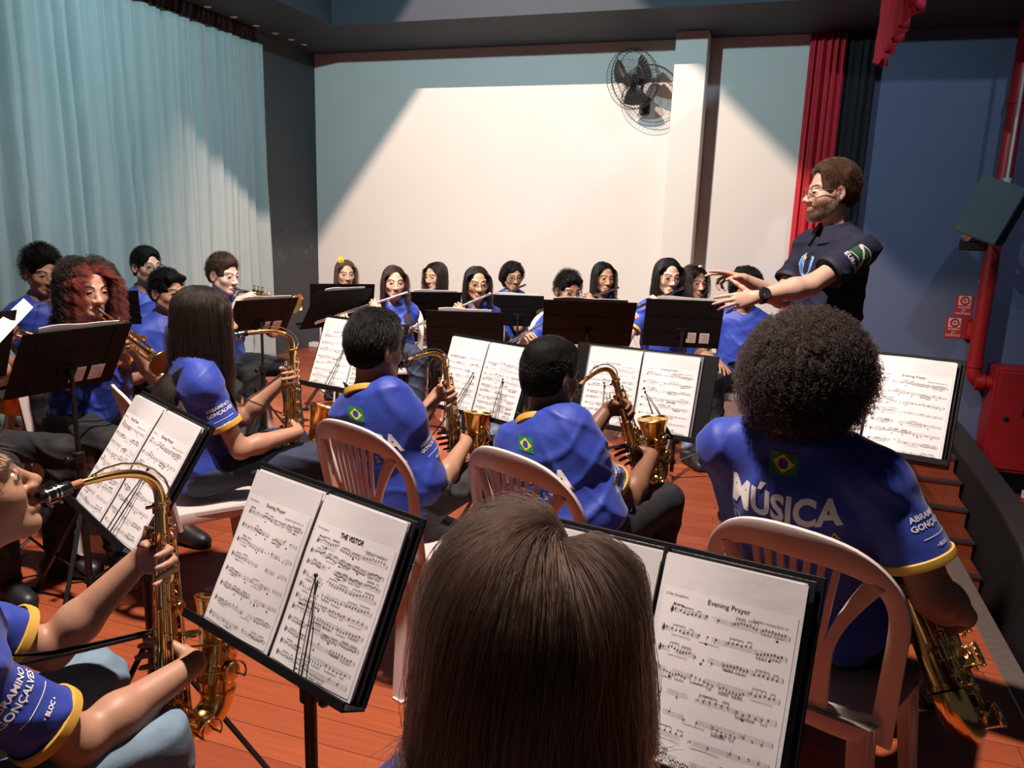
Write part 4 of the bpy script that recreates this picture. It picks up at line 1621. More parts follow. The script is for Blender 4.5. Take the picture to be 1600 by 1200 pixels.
for nm, c in (('black', (.0035, .003, .0026)), ('dark', (.010, .0058, .004)), ('brown', (.060, .033, .021)), ('light', (.034, .018, .011)), ('red', (.20, .028, .022)), ('auburn', (.020, .007, .006))):
    mat('hair_cap_' + nm, c, .7, noise=.5, nscale=60, bump=.5, bscale=60, stretch=(1, 1, .25), spec=.12)
    hair_mat('hair_' + nm, c)


def euler_dir(d, roll=0.0):
    """rotation whose y axis is d, z near up; roll about y"""
    y = unit(d)
    x = unit(np.cross(y, (0, 0, 1)))
    z = np.cross(x, y)
    R = np.stack([x, y, z], 1)
    if roll:
        c, s = math.cos(roll), math.sin(roll)
        R = R @ np.array([[c, 0, s], [0, 1, 0], [-s, 0, c]])
    return R


# ---------------------------------------------------------------- head
def head_field(F, T, s, wide=1.0, jaw=1.0, nose=1.0):
    """adds a head: T maps head-local metres (ears at 0, y to the face) to F's space"""
    R = T[:3, :3] / np.linalg.norm(T[:3, 0])

    def P(*p):
        return tp(T, np.array(p) * np.array([wide, 1, 1]))

    E = lambda c, r, k=.02, op='add', Q=None: F.ell(P(*c), np.array(r) * s * np.array([wide, 1, 1]), R if Q is None else R @ Q, k * s, op)
    K = lambda a, b, ra, rb=None, k=.012, op='add': F.cap(P(*a), P(*b), ra * s, None if rb is None else rb * s, k * s, op)
    E((0, -.014, .030), (.074, .094, .086), .02)
    E((0, .022, -.034), (.056, .062, .076), .03)
    E((0, .064, -.094), (.024 * jaw, .020, .018), .022)
    for sx in (-1, 1):
        K((sx * .050 * jaw, .002, -.055), (sx * .014 * jaw, .060, -.096), .019, .016, .022)
        E((sx * .041, .050, -.026), (.018, .021, .018), .028)
        K((sx * .042, .064, .024), (sx * .014, .080, .020), .009, .008, .014)
        E((sx * .0325, .098, .000), (.019, .019, .013), .014, 'cut')
    K((0, .078, .010), (0, .102 + .004 * (nose - 1), -.030), .0080, .0105 * nose, .012)
    E((0, .104, -.034), (.0125 * nose, .0115, .0105), .008)
    for sx in (-1, 1):
        E((sx * .0135 * nose, .0935, -.0375), (.0085, .0105, .0080), .007)
        E((sx * .0065, .1025, -.0455), (.0036, .004, .003), .003, 'cut')
    pts = [(-.023, .0735, -.0695), (-.010, .0865, -.0630), (0, .0885, -.0640), (.010, .0865, -.0630), (.023, .0735, -.0695)]
    for a, b in zip(pts[:-1], pts[1:]):
        K(a, b, .0052, k=.005)
    pts = [(-.021, .0740, -.0712), (-.008, .0865, -.0750), (.008, .0865, -.0750), (.021, .0740, -.0712)]
    for a, b in zip(pts[:-1], pts[1:]):
        K(a, b, .0062, k=.005)
    K((-.020, .092, -.0683), (.020, .092, -.0683), .0016, k=.003, op='cut')
    for sx in (-1, 1):
        up = [(.0175, .0790, -.001), (.026, .0830, .0080), (.036, .0825, .0082), (.047, .0730, .001)]
        for a, b in zip(up[:-1], up[1:]):
            K((sx * a[0], a[1], a[2]), (sx * b[0], b[1], b[2]), .0032, k=.004)
        dn = [(.0185, .0770, -.005), (.032, .0795, -.0105), (.046, .0725, -.004)]
        for a, b in zip(dn[:-1], dn[1:]):
            K((sx * a[0], a[1], a[2]), (sx * b[0], b[1], b[2]), .0028, k=.004)
        Q = rotz(sx * .35) @ rotx(-.12)
        E((sx * .078, -.014, -.004), (.0095, .0195, .0320), .008, Q=Q)
        E((sx * .089, -.008, .002), (.0085, .0115, .0190), .004, 'cut', Q)
        E((sx * .079, -.010, -.029), (.0075, .0095, .0095), .006)


def head_paint(P, T, tone, beard=None, brow=(.02, .012, .008), lips=None, wide=1.0, stubble=None):
    """skin colours by place on the head: lips, brows, cheeks, beard"""
    Ti = np.linalg.inv(T)
    q = tp(Ti, P) / np.array([wide, 1, 1])
    C = np.tile(np.array([*tone, 1.0]), (len(P), 1))
    x, y, z = np.abs(q[:, 0]), q[:, 1], q[:, 2]
    face = (y > .03) & (z > -.12) & (z < .12) & (x < .075)

    def blend(mask, col):
        mask = np.clip(mask, 0, 1)[:, None] * face[:, None]
        C[:, :3] = C[:, :3] * (1 - mask) + np.array(col) * mask

    lips = tuple(np.array(tone) * np.array([.74, .45, .43])) if lips is None else lips
    d = np.sqrt((x / .024) ** 2 + ((z + .0685) / .0095) ** 2)
    blend((1.15 - d) * 4 * (y > .066), lips)
    blend((1 - np.sqrt(((x - .042) / .022) ** 2 + ((z + .035) / .022) ** 2)) * .35, np.array(tone) * np.array([1.05, .80, .78]))
    bx = np.clip((x - .014) / .034, 0, 1)
    bz = .0235 + .006 * np.sin(bx * 2.4) - .002
    blend((1 - np.abs(z - bz) / .0050) * 3 * ((x > .012) & (x < .051)) * (y > .04), brow)
    if beard is not None:
        col, dens = beard
        zc = np.interp(y, [-.012, .015, .045, .072, .085, .10], [.004, -.026, -.046, -.054, -.050, -.050])
        keep = np.sqrt((x / .021) ** 2 + ((z + .0690) / .0085) ** 2) > 1.05
        mask = (keep & (z < zc) & (y > -.010) & (z > -.122) & (y > -.05 - z * .75)).astype(float) * dens
        mask = mask[:, None]
        C[:, :3] = C[:, :3] * (1 - mask) + np.array(col) * mask
    return C


# ---------------------------------------------------------------- hands
def hand_field(F, wrist, fwd, dorsal, side, curl, s=1.0, spread=.09, thumb=(.5, .5)):
    """five bent fingers; side +1: thumb on +x of (x = fwd x dorsal)"""
    y = unit(fwd)
    z = unit(np.array(dorsal) - y * (np.array(dorsal) @ y))
    x = np.cross(y, z)
    w = np.asarray(wrist, float)
    fr = lambda a, b, c: w + s * (x * a * side + y * b + z * c)
    kn = [(.028, .082, 0), (.0095, .087, .003), (-.0085, .082, .002), (-.025, .072, -.004)]
    ln = [(.043, .026, .021), (.047, .029, .022), (.043, .027, .021), (.034, .021, .019)]
    wr = [(.014, .008, 0), (.006, .006, 0), (-.004, .006, 0), (-.013, .008, 0)]
    for a, b in zip(wr, kn):
        F.cap(fr(*a), fr(*b), .0140 * s, .0108 * s, .014 * s)
    F.cap(fr(.010, .03, -.008), fr(.012, .07, -.006), .013 * s, .011 * s, .014 * s)
    F.cap(fr(-.012, .03, -.008), fr(-.014, .06, -.007), .012 * s, .010 * s, .014 * s)
    for i in range(4):
        p = np.array(kn[i], float)
        cu = curl[i] if np.ndim(curl[i]) else (curl[i], curl[i] * 1.1, curl[i] * .7)
        yaw = (1.5 - i) * spread
        a = 0.0
        r = (.0090, .0093, .0088, .0078)[i]
        for j in range(3):
            a += cu[j]
            d = np.array([math.sin(yaw) * math.cos(a), math.cos(yaw) * math.cos(a), -math.sin(a)])
            q = p + d * ln[i][j]
            F.cap(fr(*p), fr(*q), r * (1 - .09 * j) * s, r * (.92 - .09 * j) * s, .0035 * s)
            p = q
    to, tc_ = thumb
    p = np.array([.020, .020, -.006])
    d = unit([.85 * to + .25, .75, -.45 * tc_ - .1])
    for L, r0, r1, turn in ((.042, .0135, .0115, 0), (.032, .0108, .0098, .35), (.026, .0097, .0075, .35)):
        d = unit(d + turn * tc_ * np.array([-.55, .35, -.35]))
        q = p + d * L
        F.cap(fr(*p), fr(*q), r0 * s, r1 * s, .006 * s)
        p = q


# ---------------------------------------------------------------- hair
def scalp_points(n, seed, grow=1.03, cutoff=None):
    """roots on the scalp above the hairline, in head-local metres"""
    r = np.random.default_rng(seed)
    out = []
    tot = 0
    while tot < n:
        d = r.standard_normal((n * 2, 3))
        d /= np.linalg.norm(d, axis=1, keepdims=True)
        p = d * np.array([.074, .094, .086]) * grow + np.array([0, -.014, .030])
        zmin = np.interp(p[:, 1], [-.11, -.06, -.03, .0, .03, .055, .075], [-.055, -.055, -.035, .005, .035, .075, .092] if cutoff is None else cutoff)
        k = p[:, 2] > zmin
        out.append(p[k])
        tot += k.sum()
    p = np.concatenate(out)[:n]
    nrm = (p - np.array([0, -.014, .030])) / np.array([.074, .094, .086]) ** 2
    return p, nrm / np.linalg.norm(nrm, axis=1, keepdims=True)


def hair_cap(name, m_, T, parent, h, grow, seed, cutoff=None, lumps=.004, extra=None, face_cut=True):
    """close-fitting hair volume in head-local space"""
    F = Field((-.19, -.22, -.30 if extra else -.13), (.19, .16, .20), h)
    F.ell((0, -.016, .031), np.array([.074, .094, .086]) + grow, None, .01)
    F.ell((0, -.045, -.015), (np.array([.066, .062, .06]) + grow * .6), None, .03)
    if extra:
        extra(F)
    if face_cut:
        F.ell((0, .105, -.055), (.070, .085, .105), None, .012, 'cut')
        F.ell((0, .11, .04), (.052, .050, .055), None, .02, 'cut')
        if not extra:
            F.plane((0, -.06, -.052), (0, .35, -1), k=.012)
            for sx in (-1, 1):
                F.ell((sx * .085, -.006, -.03), (.03, .032, .050), None, .012, 'cut')
    F.folds(lumps, 95, seed)
    me, P = F.mesh(name, m_)
    return link('hair', me, parent, T)


def add_strands(name, m_, pts, rad, parent, taper=.5):
    """pts: (n, k, 3) polylines -> one hair curves object"""
    n, k = pts.shape[:2]
    cu = bpy.data.hair_curves.new(name)
    cu.add_curves([k] * n)
    cu.attributes['position'].data.foreach_set('vector', pts.astype(np.float32).ravel())
    ra = cu.attributes.get('radius') or cu.attributes.new('radius', 'FLOAT', 'POINT')
    rr = np.broadcast_to(rad * np.linspace(1, taper, k), (n, k)).astype(np.float32)
    ra.data.foreach_set('value', rr.ravel())
    for x in (m_ if isinstance(m_, (list, tuple)) else [m_]):
        cu.materials.append(MATS[x])
    return link(name, cu, parent)


def strands_short(n, seed, length, lift=.35, comb=(0, -.6, -.5), k=5, cutoff=None, grow=1.06, curl=0.0, top=0.0):
    p, nr = scalp_points(n, seed, grow, cutoff)
    p[:, 2] += np.clip((p[:, 2] - .04) / .08, 0, 1) * top
    r = np.random.default_rng(seed + 1)
    d = np.array(comb) + .35 * r.standard_normal((n, 3)) * .6
    d = d - nr * (d * nr).sum(1, keepdims=True)
    d /= np.maximum(np.linalg.norm(d, axis=1, keepdims=True), 1e-6)
    d = d * (1 - lift) + nr * lift
    d /= np.linalg.norm(d, axis=1, keepdims=True)
    L = length * r.uniform(.7, 1.15, (n, 1))
    out = []
    for t in np.linspace(0, 1, k):
        q = p + d * L * t
        if curl:
            ph = r.uniform(0, 6) + t * 7
            q = q + curl * t * np.stack([np.sin(ph + p[:, 0] * 90), np.cos(ph + p[:, 1] * 80), np.sin(ph * 1.3 + p[:, 2] * 90)], 1)
        v = (q - np.array([0, -.014, .03])) / np.array([.076, .096, .088])
        rad_ = np.linalg.norm(v, axis=1, keepdims=True)
        q = np.where(rad_ < 1.02, (v / rad_ * 1.02) * np.array([.076, .096, .088]) + np.array([0, -.014, .03]), q)
        out.append(q)
    return np.stack(out, 1)


def strands_long(n, seed, length, T, colliders, part=.0, k=22, wave=.0, curl=None, front=True, loft=.012, cutoff=None, spread=.9):
    """long hair combed from a parting and falling over head, neck and shoulders (head-local out)
    colliders: list of (kind, params) in head-local space"""
    p, nr = scalp_points(n, seed, 1.03, cutoff)
    r = np.random.default_rng(seed + 1)
    if not front:
        keep = p[:, 1] < .03
        p, nr = p[keep], nr[keep]
        n = len(p)
    g = unit(T[:3, :3].T @ np.array([0, 0, -1.0]))
    sgn = np.where(p[:, 0] > part, 1.0, -1.0)[:, None]
    lay = loft * r.uniform(.15, 1, (n, 1))
    L = (length * r.uniform(.82, 1.05, (n, 1))) / (k - 1)
    q = p.copy()
    fr_ = np.clip((p[:, 1:2] + .045) / .06, 0, 1)
    d = np.concatenate([sgn * spread * fr_ + p[:, 0:1] * 4 * (1 - fr_), -.25 - .5 * (1 - fr_), .1 * fr_ - .5 * (1 - fr_)], 1)
    d -= nr * (d * nr).sum(1, keepdims=True)
    d /= np.maximum(np.linalg.norm(d, axis=1, keepdims=True), 1e-6)
    out = [q.copy()]
    c0, r0 = np.array([0, -.014, .030]), np.array([.074, .094, .086])
    for i in range(1, k):
        w = min(1, .26 + .07 * i)
        d = d * (1 - w) + g * w
        d += .05 * r.standard_normal((n, 3)) * (1 if i > 4 else .3)
        d /= np.linalg.norm(d, axis=1, keepdims=True)
        q = q + d * L
        # keep off the head
        lay_i = lay * min(1, .25 + i / 5)
        v = (q - c0) / (r0 + lay_i)
        rr = np.linalg.norm(v, axis=1, keepdims=True)
        q = np.where(rr < 1.03, c0 + v / np.maximum(rr, 1e-6) * 1.03 * (r0 + lay_i), q)
        # part round the face
        f = (q[:, 1] > .028) & (q[:, 2] < .070) & (q[:, 2] > -.16) & (np.abs(q[:, 0]) < .068)
        q[f, 0] = np.sign(q[f, 0] + 1e-4) * (.068 + lay[f, 0] * .6)
        for cl in colliders:
            a, b, ra = cl
            ba = b - a
            t = np.clip(((q - a) @ ba) / max(ba @ ba, 1e-9), 0, 1)[:, None]
            e = q - (a + t * ba)
            dd = np.linalg.norm(e, axis=1, keepdims=True)
            q = np.where(dd < ra + lay * .8, a + t * ba + e / np.maximum(dd, 1e-6) * (ra + lay * .8), q)
        d = q - out[-1]
        d /= np.maximum(np.linalg.norm(d, axis=1, keepdims=True), 1e-6)
        out.append(q.copy())
    P = np.stack(out, 1)
    t = np.linspace(0, 1, k)[None, :, None]
    if wave:
        ph = r.uniform(0, 6, (n, 1)) * .35 + P[:, 0, 0:1] * 30
        P[..., 0] += wave * t[..., 0] * np.sin(t[..., 0] * 11 + ph)
        P[..., 1] += wave * t[..., 0] * np.cos(t[..., 0] * 9 + ph)
    if curl:
        rad_, turns = curl
        # clumps share a phase so that ringlets form
        key = np.floor(P[:, 0, :] * 45)
        ph = (key @ np.array([1.7, 2.9, 4.1]))[:, None] + r.normal(0, .35, (n, 1))
        tt = t[..., 0]
        A = rad_ * np.clip(tt * 4, 0, 1)
        P[..., 0] += A * np.cos(tt * turns * 2 * PI + ph)
        P[..., 1] += A * np.sin(tt * turns * 2 * PI + ph)
        P[..., 2] += A * .4 * np.sin(tt * turns * 2 * PI + ph + 1)
    return P


def strands_afro(n, seed, length, k=26, coil=.006, turns=6, cutoff=None, squash=(1, 1, 1)):
    p, nr = scalp_points(n, seed, 1.0, cutoff)
    r = np.random.default_rng(seed + 1)
    d = nr * np.array(squash) + .22 * r.standard_normal((n, 3))
    d[:, 2] -= .10
    d /= np.linalg.norm(d, axis=1, keepdims=True)
    x = np.cross(d, np.array([.3, .2, 1.0]))
    x /= np.maximum(np.linalg.norm(x, axis=1, keepdims=True), 1e-6)
    y = np.cross(d, x)
    L = length * r.uniform(.62, 1.06, (n, 1))
    ph = r.uniform(0, 6, (n, 1))
    out = []
    for t in np.linspace(0, 1, k):
        a = ph + t * turns * 2 * PI
        A = coil * min(1, t * 5)
        out.append(p + d * L * t + x * A * np.cos(a) + y * A * np.sin(a) + np.array([0, 0, -.02 * t * t]))
    return np.stack(out, 1)


# ---------------------------------------------------------------- clothing prints
def bvh_of(o):
    me = o.data
    n = len(me.vertices)
    co = np.empty(n * 3, np.float32)
    me.vertices.foreach_get('co', co)
    f = np.empty(len(me.polygons) * 4, np.int32)
    me.loops.foreach_get('vertex_index', f)
    return BVHTree.FromPolygons(co.reshape(-1, 3).tolist(), f.reshape(-1, 4).tolist())


def decal(name, parent, bvh, verts2, faces, M, mat_, lift=.0016, reach=.5, mi=None):
    """throws flat lettering (x, y) placed by M onto the cloth along -M.z"""
    d = -unit(M[:3, 2])
    P = tp(M, np.concatenate([verts2, np.zeros((len(verts2), 1))], 1))
    out, ok = [], []
    for p in P:
        hit, nrm, _, dist = bvh.ray_cast(Vector(p.tolist()), Vector(d.tolist()), reach)
        if hit is None:
            out.append(p)
            ok.append(False)
        else:
            out.append(np.array(hit) - d * lift)
            ok.append(True)
    if not any(ok):
        return None
    b = MB()
    keep = [i for i, f in enumerate(faces) if all(ok[j] for j in f)]
    fs = [faces[i] for i in keep]
    if not fs:
        return None
    b.add(out, fs)
    if mi is not None:
        b.mi = [mi[i] for i in keep]
    return link(name, b.mesh(name, mat_, smooth=False), parent)


def flag_shape(w, h, n=10):
    """green field, yellow lozenge, blue disc as fine triangles/quads with slots 0, 1, 2"""
    V, Fc, mi = [], [], []
    xs, ys = np.linspace(-w / 2, w / 2, 4 * n + 1), np.linspace(-h / 2, h / 2, 3 * n + 1)
    for x in xs:
        for y in ys:
            V.append((x, y))
    c = len(ys)
    for i in range(len(xs) - 1):
        for j in range(c - 1):
            mx_, my_ = (xs[i] + xs[i + 1]) / 2, (ys[j] + ys[j + 1]) / 2
            k = 0
            if abs(mx_) / (w * .42) + abs(my_) / (h * .41) < 1:
                k = 1
            if math.hypot(mx_, my_) < h * .25:
                k = 2
            Fc.append((i * c + j, (i + 1) * c + j, (i + 1) * c + j + 1, i * c + j + 1))
            mi.append(k)
    return np.array(V), Fc, mi


def band(name, m_, parent, c, axis, ra, rb, w, thick=.004, xdir=None, n=40):
    """a flat ring of cloth, elliptical, round an arm or neck"""
    a = unit(axis)
    x = unit(np.cross(a, (0, 0, 1))) if xdir is None else unit(np.array(xdir) - a * (np.array(xdir) @ a))
    y = np.cross(a, x)
    b = MB()
    t = np.linspace(0, 2 * PI, n, endpoint=False)
    rows = []
    for (dr, dh) in ((0, -w / 2), (thick, -w / 2 * .8), (thick * 1.2, 0), (thick, w / 2 * .8), (0, w / 2), (-thick, w / 2 * .5), (-thick, -w / 2 * .5)):
        rows.append(np.array(c) + np.outer((ra + dr) * np.cos(t), x) + np.outer((rb + dr) * np.sin(t), y) + a * dh)
    V = np.concatenate(rows)
    K = len(rows)
    f = [(i * n + j, ((i + 1) % K) * n + j, ((i + 1) % K) * n + (j + 1) % n, i * n + (j + 1) % n) for i in range(K) for j in range(n)]
    b.add(V, f)
    return link(name, b.mesh(name, m_), parent)
# ---------------------------------------------------------------- a whole person
def ik(a, c, la, lb, pole):
    """elbow between shoulder a and wrist c, bent towards pole"""
    a, c = np.asarray(a, float), np.asarray(c, float)
    d = c - a
    L = np.linalg.norm(d)
    k = L / (la + lb) * 1.015
    if k > 1:
        la, lb = la * k, lb * k
    x = d / L
    t = (la * la - lb * lb + L * L) / (2 * L)
    h = math.sqrt(max(la * la - t * t, 1e-6))
    p = np.asarray(pole, float)
    p = unit(p - x * (p @ x))
    return a + x * t + p * h


def capflat(F, a, b, ra, rb, k=.02, start=False):
    """tapered limb whose far end is cut square"""
    a, b = np.asarray(a, float), np.asarray(b, float)
    m = max(ra, rb) + k + 2 * F.h
    sl, G = F.sub(np.minimum(a, b) - m, np.maximum(a, b) + m)
    if sl is None:
        return
    ba = b - a
    L = np.linalg.norm(ba)
    ba = ba / L
    px, py, pz = G[0] - np.float32(a[0]), G[1] - np.float32(a[1]), G[2] - np.float32(a[2])
    t = px * ba[0] + py * ba[1] + pz * ba[2]
    tc = np.maximum(t, 0)
    d = np.sqrt((px - tc * ba[0]) ** 2 + (py - tc * ba[1]) ** 2 + (pz - tc * ba[2]) ** 2) - (ra + (rb - ra) * np.clip(t / L, 0, 1))
    d = np.maximum(d, t - L)
    F.merge(sl, d.astype(np.float32), k)


GRIPS = {
    'sax': {'L': ((-.072, -.012, -.125), (1, .22, .06), (-.25, 1, .1), (.55, .6, .6, .6), (.3, .9)),
            'R': ((.078, .012, -.335), (-1, .20, -.12), (.25, 1, 0), (.5, .55, .55, .5), (.3, .9))},
    'flute': {'L': ((.165, .035, -.088), (.25, -.28, 1), (.1, 1, .25), (.7, .75, .8, .6), (.2, .8)),
              'R': ((.405, -.075, -.055), (.05, .9, .42), (0, -.42, .9), (.5, .52, .5, .45), (.1, 1.0))},
    'trumpet': {'L': ((-.055, .165, -.085), (.35, .75, .35), (-.9, .3, .1), (.9, 1.0, 1.0, .9), (.5, .4)),
                'R': ((.075, .105, -.045), (-.35, .75, .55), (.35, -.3, .9), (.55, .6, .65, .5), (.4, .5))},
    'clarinet': {'L': ((-.068, -.005, -.235), (1, .24, .1), (-.25, 1, .1), (.5, .55, .55, .5), (.3, .9)),
                 'R': ((.070, -.005, -.42), (-1, .22, 0), (.25, 1, 0), (.5, .55, .55, .5), (.3, .9))},
    'horn': {'L': ((-.10, .16, -.30), (.5, .7, .5), (-.8, .5, .1), (.9, .9, .9, .8), (.5, .5)),
             'R': ((.17, -.04, -.33), (0, .8, -.5), (.9, .2, .3), (.3, .3, .3, .3), (.5, .3))},
    'trombone': {'L': ((-.05, .12, -.07), (.6, .5, .6), (-.8, .4, .1), (.9, .9, .9, .9), (.5, .5)),
                 'R': ((.04, .28, -.08), (.1, .4, .9), (.9, .2, 0), (.8, .9, .9, .9), (.4, .6))},
}


def person(label, head, body_dir, head_dir, tone, hair, seat=.46, pelvis=None, s=1.0, build=1.0, lean=.07, h=.0045, shirt='shirt_blue',
           trim='trim_yellow', trousers='cloth_black', shoes='shoe_black', inst=None, hands=None, stand=False, beard=None, glasses=None,
           brow=(.02, .012, .008), knees=None, prints=(), wide=1.0, jaw=1.0, nose=1.0, roll=0.0, sleeve=.62, shoulder=.150, seed=1, neck=0.0, pu=0.0, hh=None, neckline=True, wdrop=0.0, elbow=None, legs=True):
    head = np.asarray(head, float)
    fb = unit([body_dir[0], body_dir[1], 0])
    org = np.array([head[0], head[1], 0]) - fb * lean if pelvis is None else np.array([pelvis[0], pelvis[1], 0.0])
    RM_ = look_m(org, fb)
    inv = np.linalg.inv(RM_)
    root = thing('person', label, 'person', RM_)
    toL = lambda p: tp(inv, p)
    dirL = lambda d: inv[:3, :3] @ np.asarray(d, float)
    Hd = toL(head)
    T = np.eye(4)
    T[:3, :3] = euler_dir(dirL(head_dir), roll) * s
    T[:3, 3] = Hd
    Rh = T[:3, :3] / s
    nb = Hd + np.array([0, -.035, -.165 + neck]) * s - Rh[:, 1] * .012          # base of the neck
    pel = np.array([0, 0, seat + .085]) if not stand else np.array([0, -.0, nb[2] - .52])
    up = unit(nb - pel)
    right = np.array([1.0, 0, 0])
    fwd = np.cross(up, right)
    Rt = np.stack([right, fwd, up], 1)
    sw = (shoulder - .018) * s * (.5 + .5 * build)
    sh = {'L': nb + np.array([-sw, 0, 0]) - up * (.066 + wdrop), 'R': nb + np.array([sw, 0, 0]) - up * (.066 + wdrop)}
    la, lf = .275 * s, .235 * s
    # instrument first: it tells the hands where to be
    targets = {}
    io = None
    if inst:
        kind, ilabel, M = inst
        Mw = M if not callable(M) else M(tp(RM_, tp(T, (0, .094, -.070))), tp(RM_, tp(T, (0, .094, -.070))))
        fn = {'sax': saxophone, 'flute': flute, 'trumpet': trumpet, 'clarinet': clarinet, 'horn': french_horn, 'trombone': trombone}[kind]
        io = fn(Mw, ilabel)
        Ml = inv @ Mw
        for sd in ('L', 'R'):
            w, f, d, cu, th = GRIPS[kind][sd]
            sc = np.linalg.norm(Ml[:3, 0])
            targets[sd] = (tp(Ml, w), Ml[:3, :3] @ np.array(f) / sc, Ml[:3, :3] @ np.array(d) / sc, cu, th)
    for sd, spec in (hands or {}).items():
        w, f, d, cu, th = spec
        targets[sd] = (toL(w), dirL(f), dirL(d), cu, th)
    for sd in ('L', 'R'):
        if sd not in targets:      # hand resting on the thigh
            k = -1 if sd == 'L' else 1
            targets[sd] = (np.array([k * .14, .26, seat + .19]), (-k * .25, 1, -.15), (-.1 * k, .1, 1), (.2, .25, .3, .3), (.5, .5))
    el = {}
    for sd in ('L', 'R'):
        k = -1 if sd == 'L' else 1
        pole = np.array([k * .75, -.25, -1.0]) if not (inst and inst[0] == 'sax') else np.array([k * .30, -.55, -1.2])
        if elbow and sd in elbow:
            pole = dirL(elbow[sd])
        el[sd] = ik(sh[sd], targets[sd][0], la, lf, pole)
    bs = build
    lo = np.min([Hd - .16, pel - .2, sh['L'] - .1, el['L'] - .08, el['R'] - .08, targets['L'][0] - .20, targets['R'][0] - .20], axis=0)
    hi = np.max([Hd + .17, pel + .2, sh['R'] + .1, el['L'] + .08, el['R'] + .08, targets['L'][0] + .20, targets['R'][0] + .20], axis=0)
    hip = {sd: pel + np.array([k * .085 * bs, .02, -.02]) for sd, k in (('L', -1), ('R', 1))}
    kn, an = {}, {}
    for sd, k in (('L', -1), ('R', 1)):
        if stand:
            kn[sd] = hip[sd] + np.array([k * .02, .02, -.42])
            an[sd] = np.array([k * .13, -.01, .09])
        else:
            kx, ky, ax, ay = (knees or {}).get(sd, (k * .15, .44, k * .14, .43))
            kn[sd] = np.array([kx, ky, seat + .085])
            an[sd] = np.array([ax, ay, .09])
    allj = np.array(list(hip.values()) + list(kn.values()) + list(an.values()))
    lo = np.minimum(lo, allj.min(0) - np.array([.1, .1, .06]))
    hi = np.maximum(hi, allj.max(0) + .1)

    def torso(F, g, neck=True):
        F.ell(pel + up * .01, np.array([.155 * bs, .118 * bs, .115]) + g, Rt, .05)
        F.ell(pel + (nb - pel) * .36 + fwd * .012 * bs, np.array([.138 * bs, .108 * bs, .15]) + g, Rt, .06)
        F.ell(pel + (nb - pel) * .68, np.array([.142 * (.5 + .5 * bs), .100 * bs, .165]) + g, Rt, .06)
        F.cap(sh['L'] + right * .02, sh['R'] - right * .02, .050 * s + g, k=.05)
        for sd in ('L', 'R'):
            F.cap(nb + up * (.014 if neck else .002) - fwd * .01, sh[sd] - up * .004, .040 * s + g * .8, .043 * s + g, .05)

    # ---- body: one continuous surface
    F = Field(lo, hi, h)
    torso(F, -.010)
    F.cap(nb - up * .03 - fwd * .005, tp(T, (0, -.022, -.05)), .052 * s, .050 * s, .03)
    for sd in ('L', 'R'):
        w, f, d, cu, th = targets[sd]
        f = unit(f)
        F.cap(sh[sd] * .9 + el[sd] * .1, el[sd], .039 * s * (.4 + .6 * bs), .036 * s * (.5 + .5 * bs), .02)
        m = el[sd] + (w - el[sd]) * .3
        F.cap(el[sd], m, .037 * s * (.5 + .5 * bs), .039 * s * (.5 + .5 * bs), .02)
        F.cap(m, w, .039 * s * (.5 + .5 * bs), .0245 * s, .02)
        hand_field(F, w, f, d, 1 if sd == 'L' else -1, cu, .94 * s, thumb=th)
        F.cap(hip[sd], kn[sd], .068 * bs, .047, .03)
        F.cap(kn[sd], an[sd], .047, .034, .02)
    head_field(F, T, s, wide, jaw, nose)
    me, P = F.mesh('body', 'skin', 1)
    C = head_paint(P, T, tone, beard, brow, wide=wide)
    ca = me.color_attributes.new('tone', 'FLOAT_COLOR', 'POINT')
    ca.data.foreach_set('color', C.astype(np.float32).ravel())
    link('body', me, root)

    # ---- eyes, glasses
    for sx in (-1, 1):
        e = MB()
        c = np.array([sx * .0325 * wide, .0708, -.0008])
        e.ball((0, 0, 0), .0122, 14)
        Fv = np.array(e.v[0])
        Q = look_m((0, 0, 0), (sx * .04, 1, .06))
        e.v[0] = tp(Q, Fv[:, [0, 2, 1]]) + c
        cen = np.array([np.mean(Fv[list(f)], axis=0) for f in e.f])
        e.mi = [1 if z > .0066 else 0 for z in cen[:, 2]]
        e.ball(c + unit([sx * .04, 1, .06]) * .0075, .0056, 12, 1)
        link('eye', e.mesh('eye', ['eye_white', 'iris'], angle=None), root, T)
    if glasses:
        g = MB()
        for sx in (-1, 1):
            cx = sx * .0335
            pts = []
            for a in np.linspace(0, 2 * PI, 28, endpoint=False):
                c, s_ = math.cos(a), math.sin(a)
                pts.append((cx + .0255 * math.copysign(abs(c) ** .8, c), .1005 - .35 * abs(cx + .0255 * c) ** 2 * 6, -.004 + .0195 * math.copysign(abs(s_) ** .8, s_)))
            g.tube(pts, .0014 if glasses == 'glasses_wire' else .0022, 6, closed=True)
            g.tube([(sx * .059, .0945, .003), (sx * .070 * wide, .075, .006), (sx * .079 * wide, .02, .010), (sx * .080 * wide, -.012, .006), (sx * .078 * wide, -.03, -.008)], .0016, 6)
        g.tube([(-.009, .1005, .0), (0, .1045, .003), (.009, .1005, .0)], .0015, 6)
        gl = link('glasses', g.mesh('glasses', glasses), root, T)
        for sx in (-1, 1):
            q = MB()
            pts = [(sx * .0335 + .0245 * math.cos(a), .0995 - .35 * abs(sx * .0335 + .0255 * math.cos(a)) ** 2 * 6, -.004 + .0185 * math.sin(a)) for a in np.linspace(0, 2 * PI, 20, endpoint=False)]
            back = [(x, y - .001, z) for x, y, z in pts]
            n_ = len(pts)
            q.add(pts + back, [tuple(range(n_)), tuple(range(n_, 2 * n_))[::-1]] + [(i, n_ + i, n_ + (i + 1) % n_, (i + 1) % n_) for i in range(n_)])
            link('lens', q.mesh('lens', 'lens_glass', smooth=False), gl)

    # ---- shirt
    send = {}
    slo = np.min([pel - .24, sh['L'] - .12, el['L'] - .12, el['R'] - .12], axis=0)
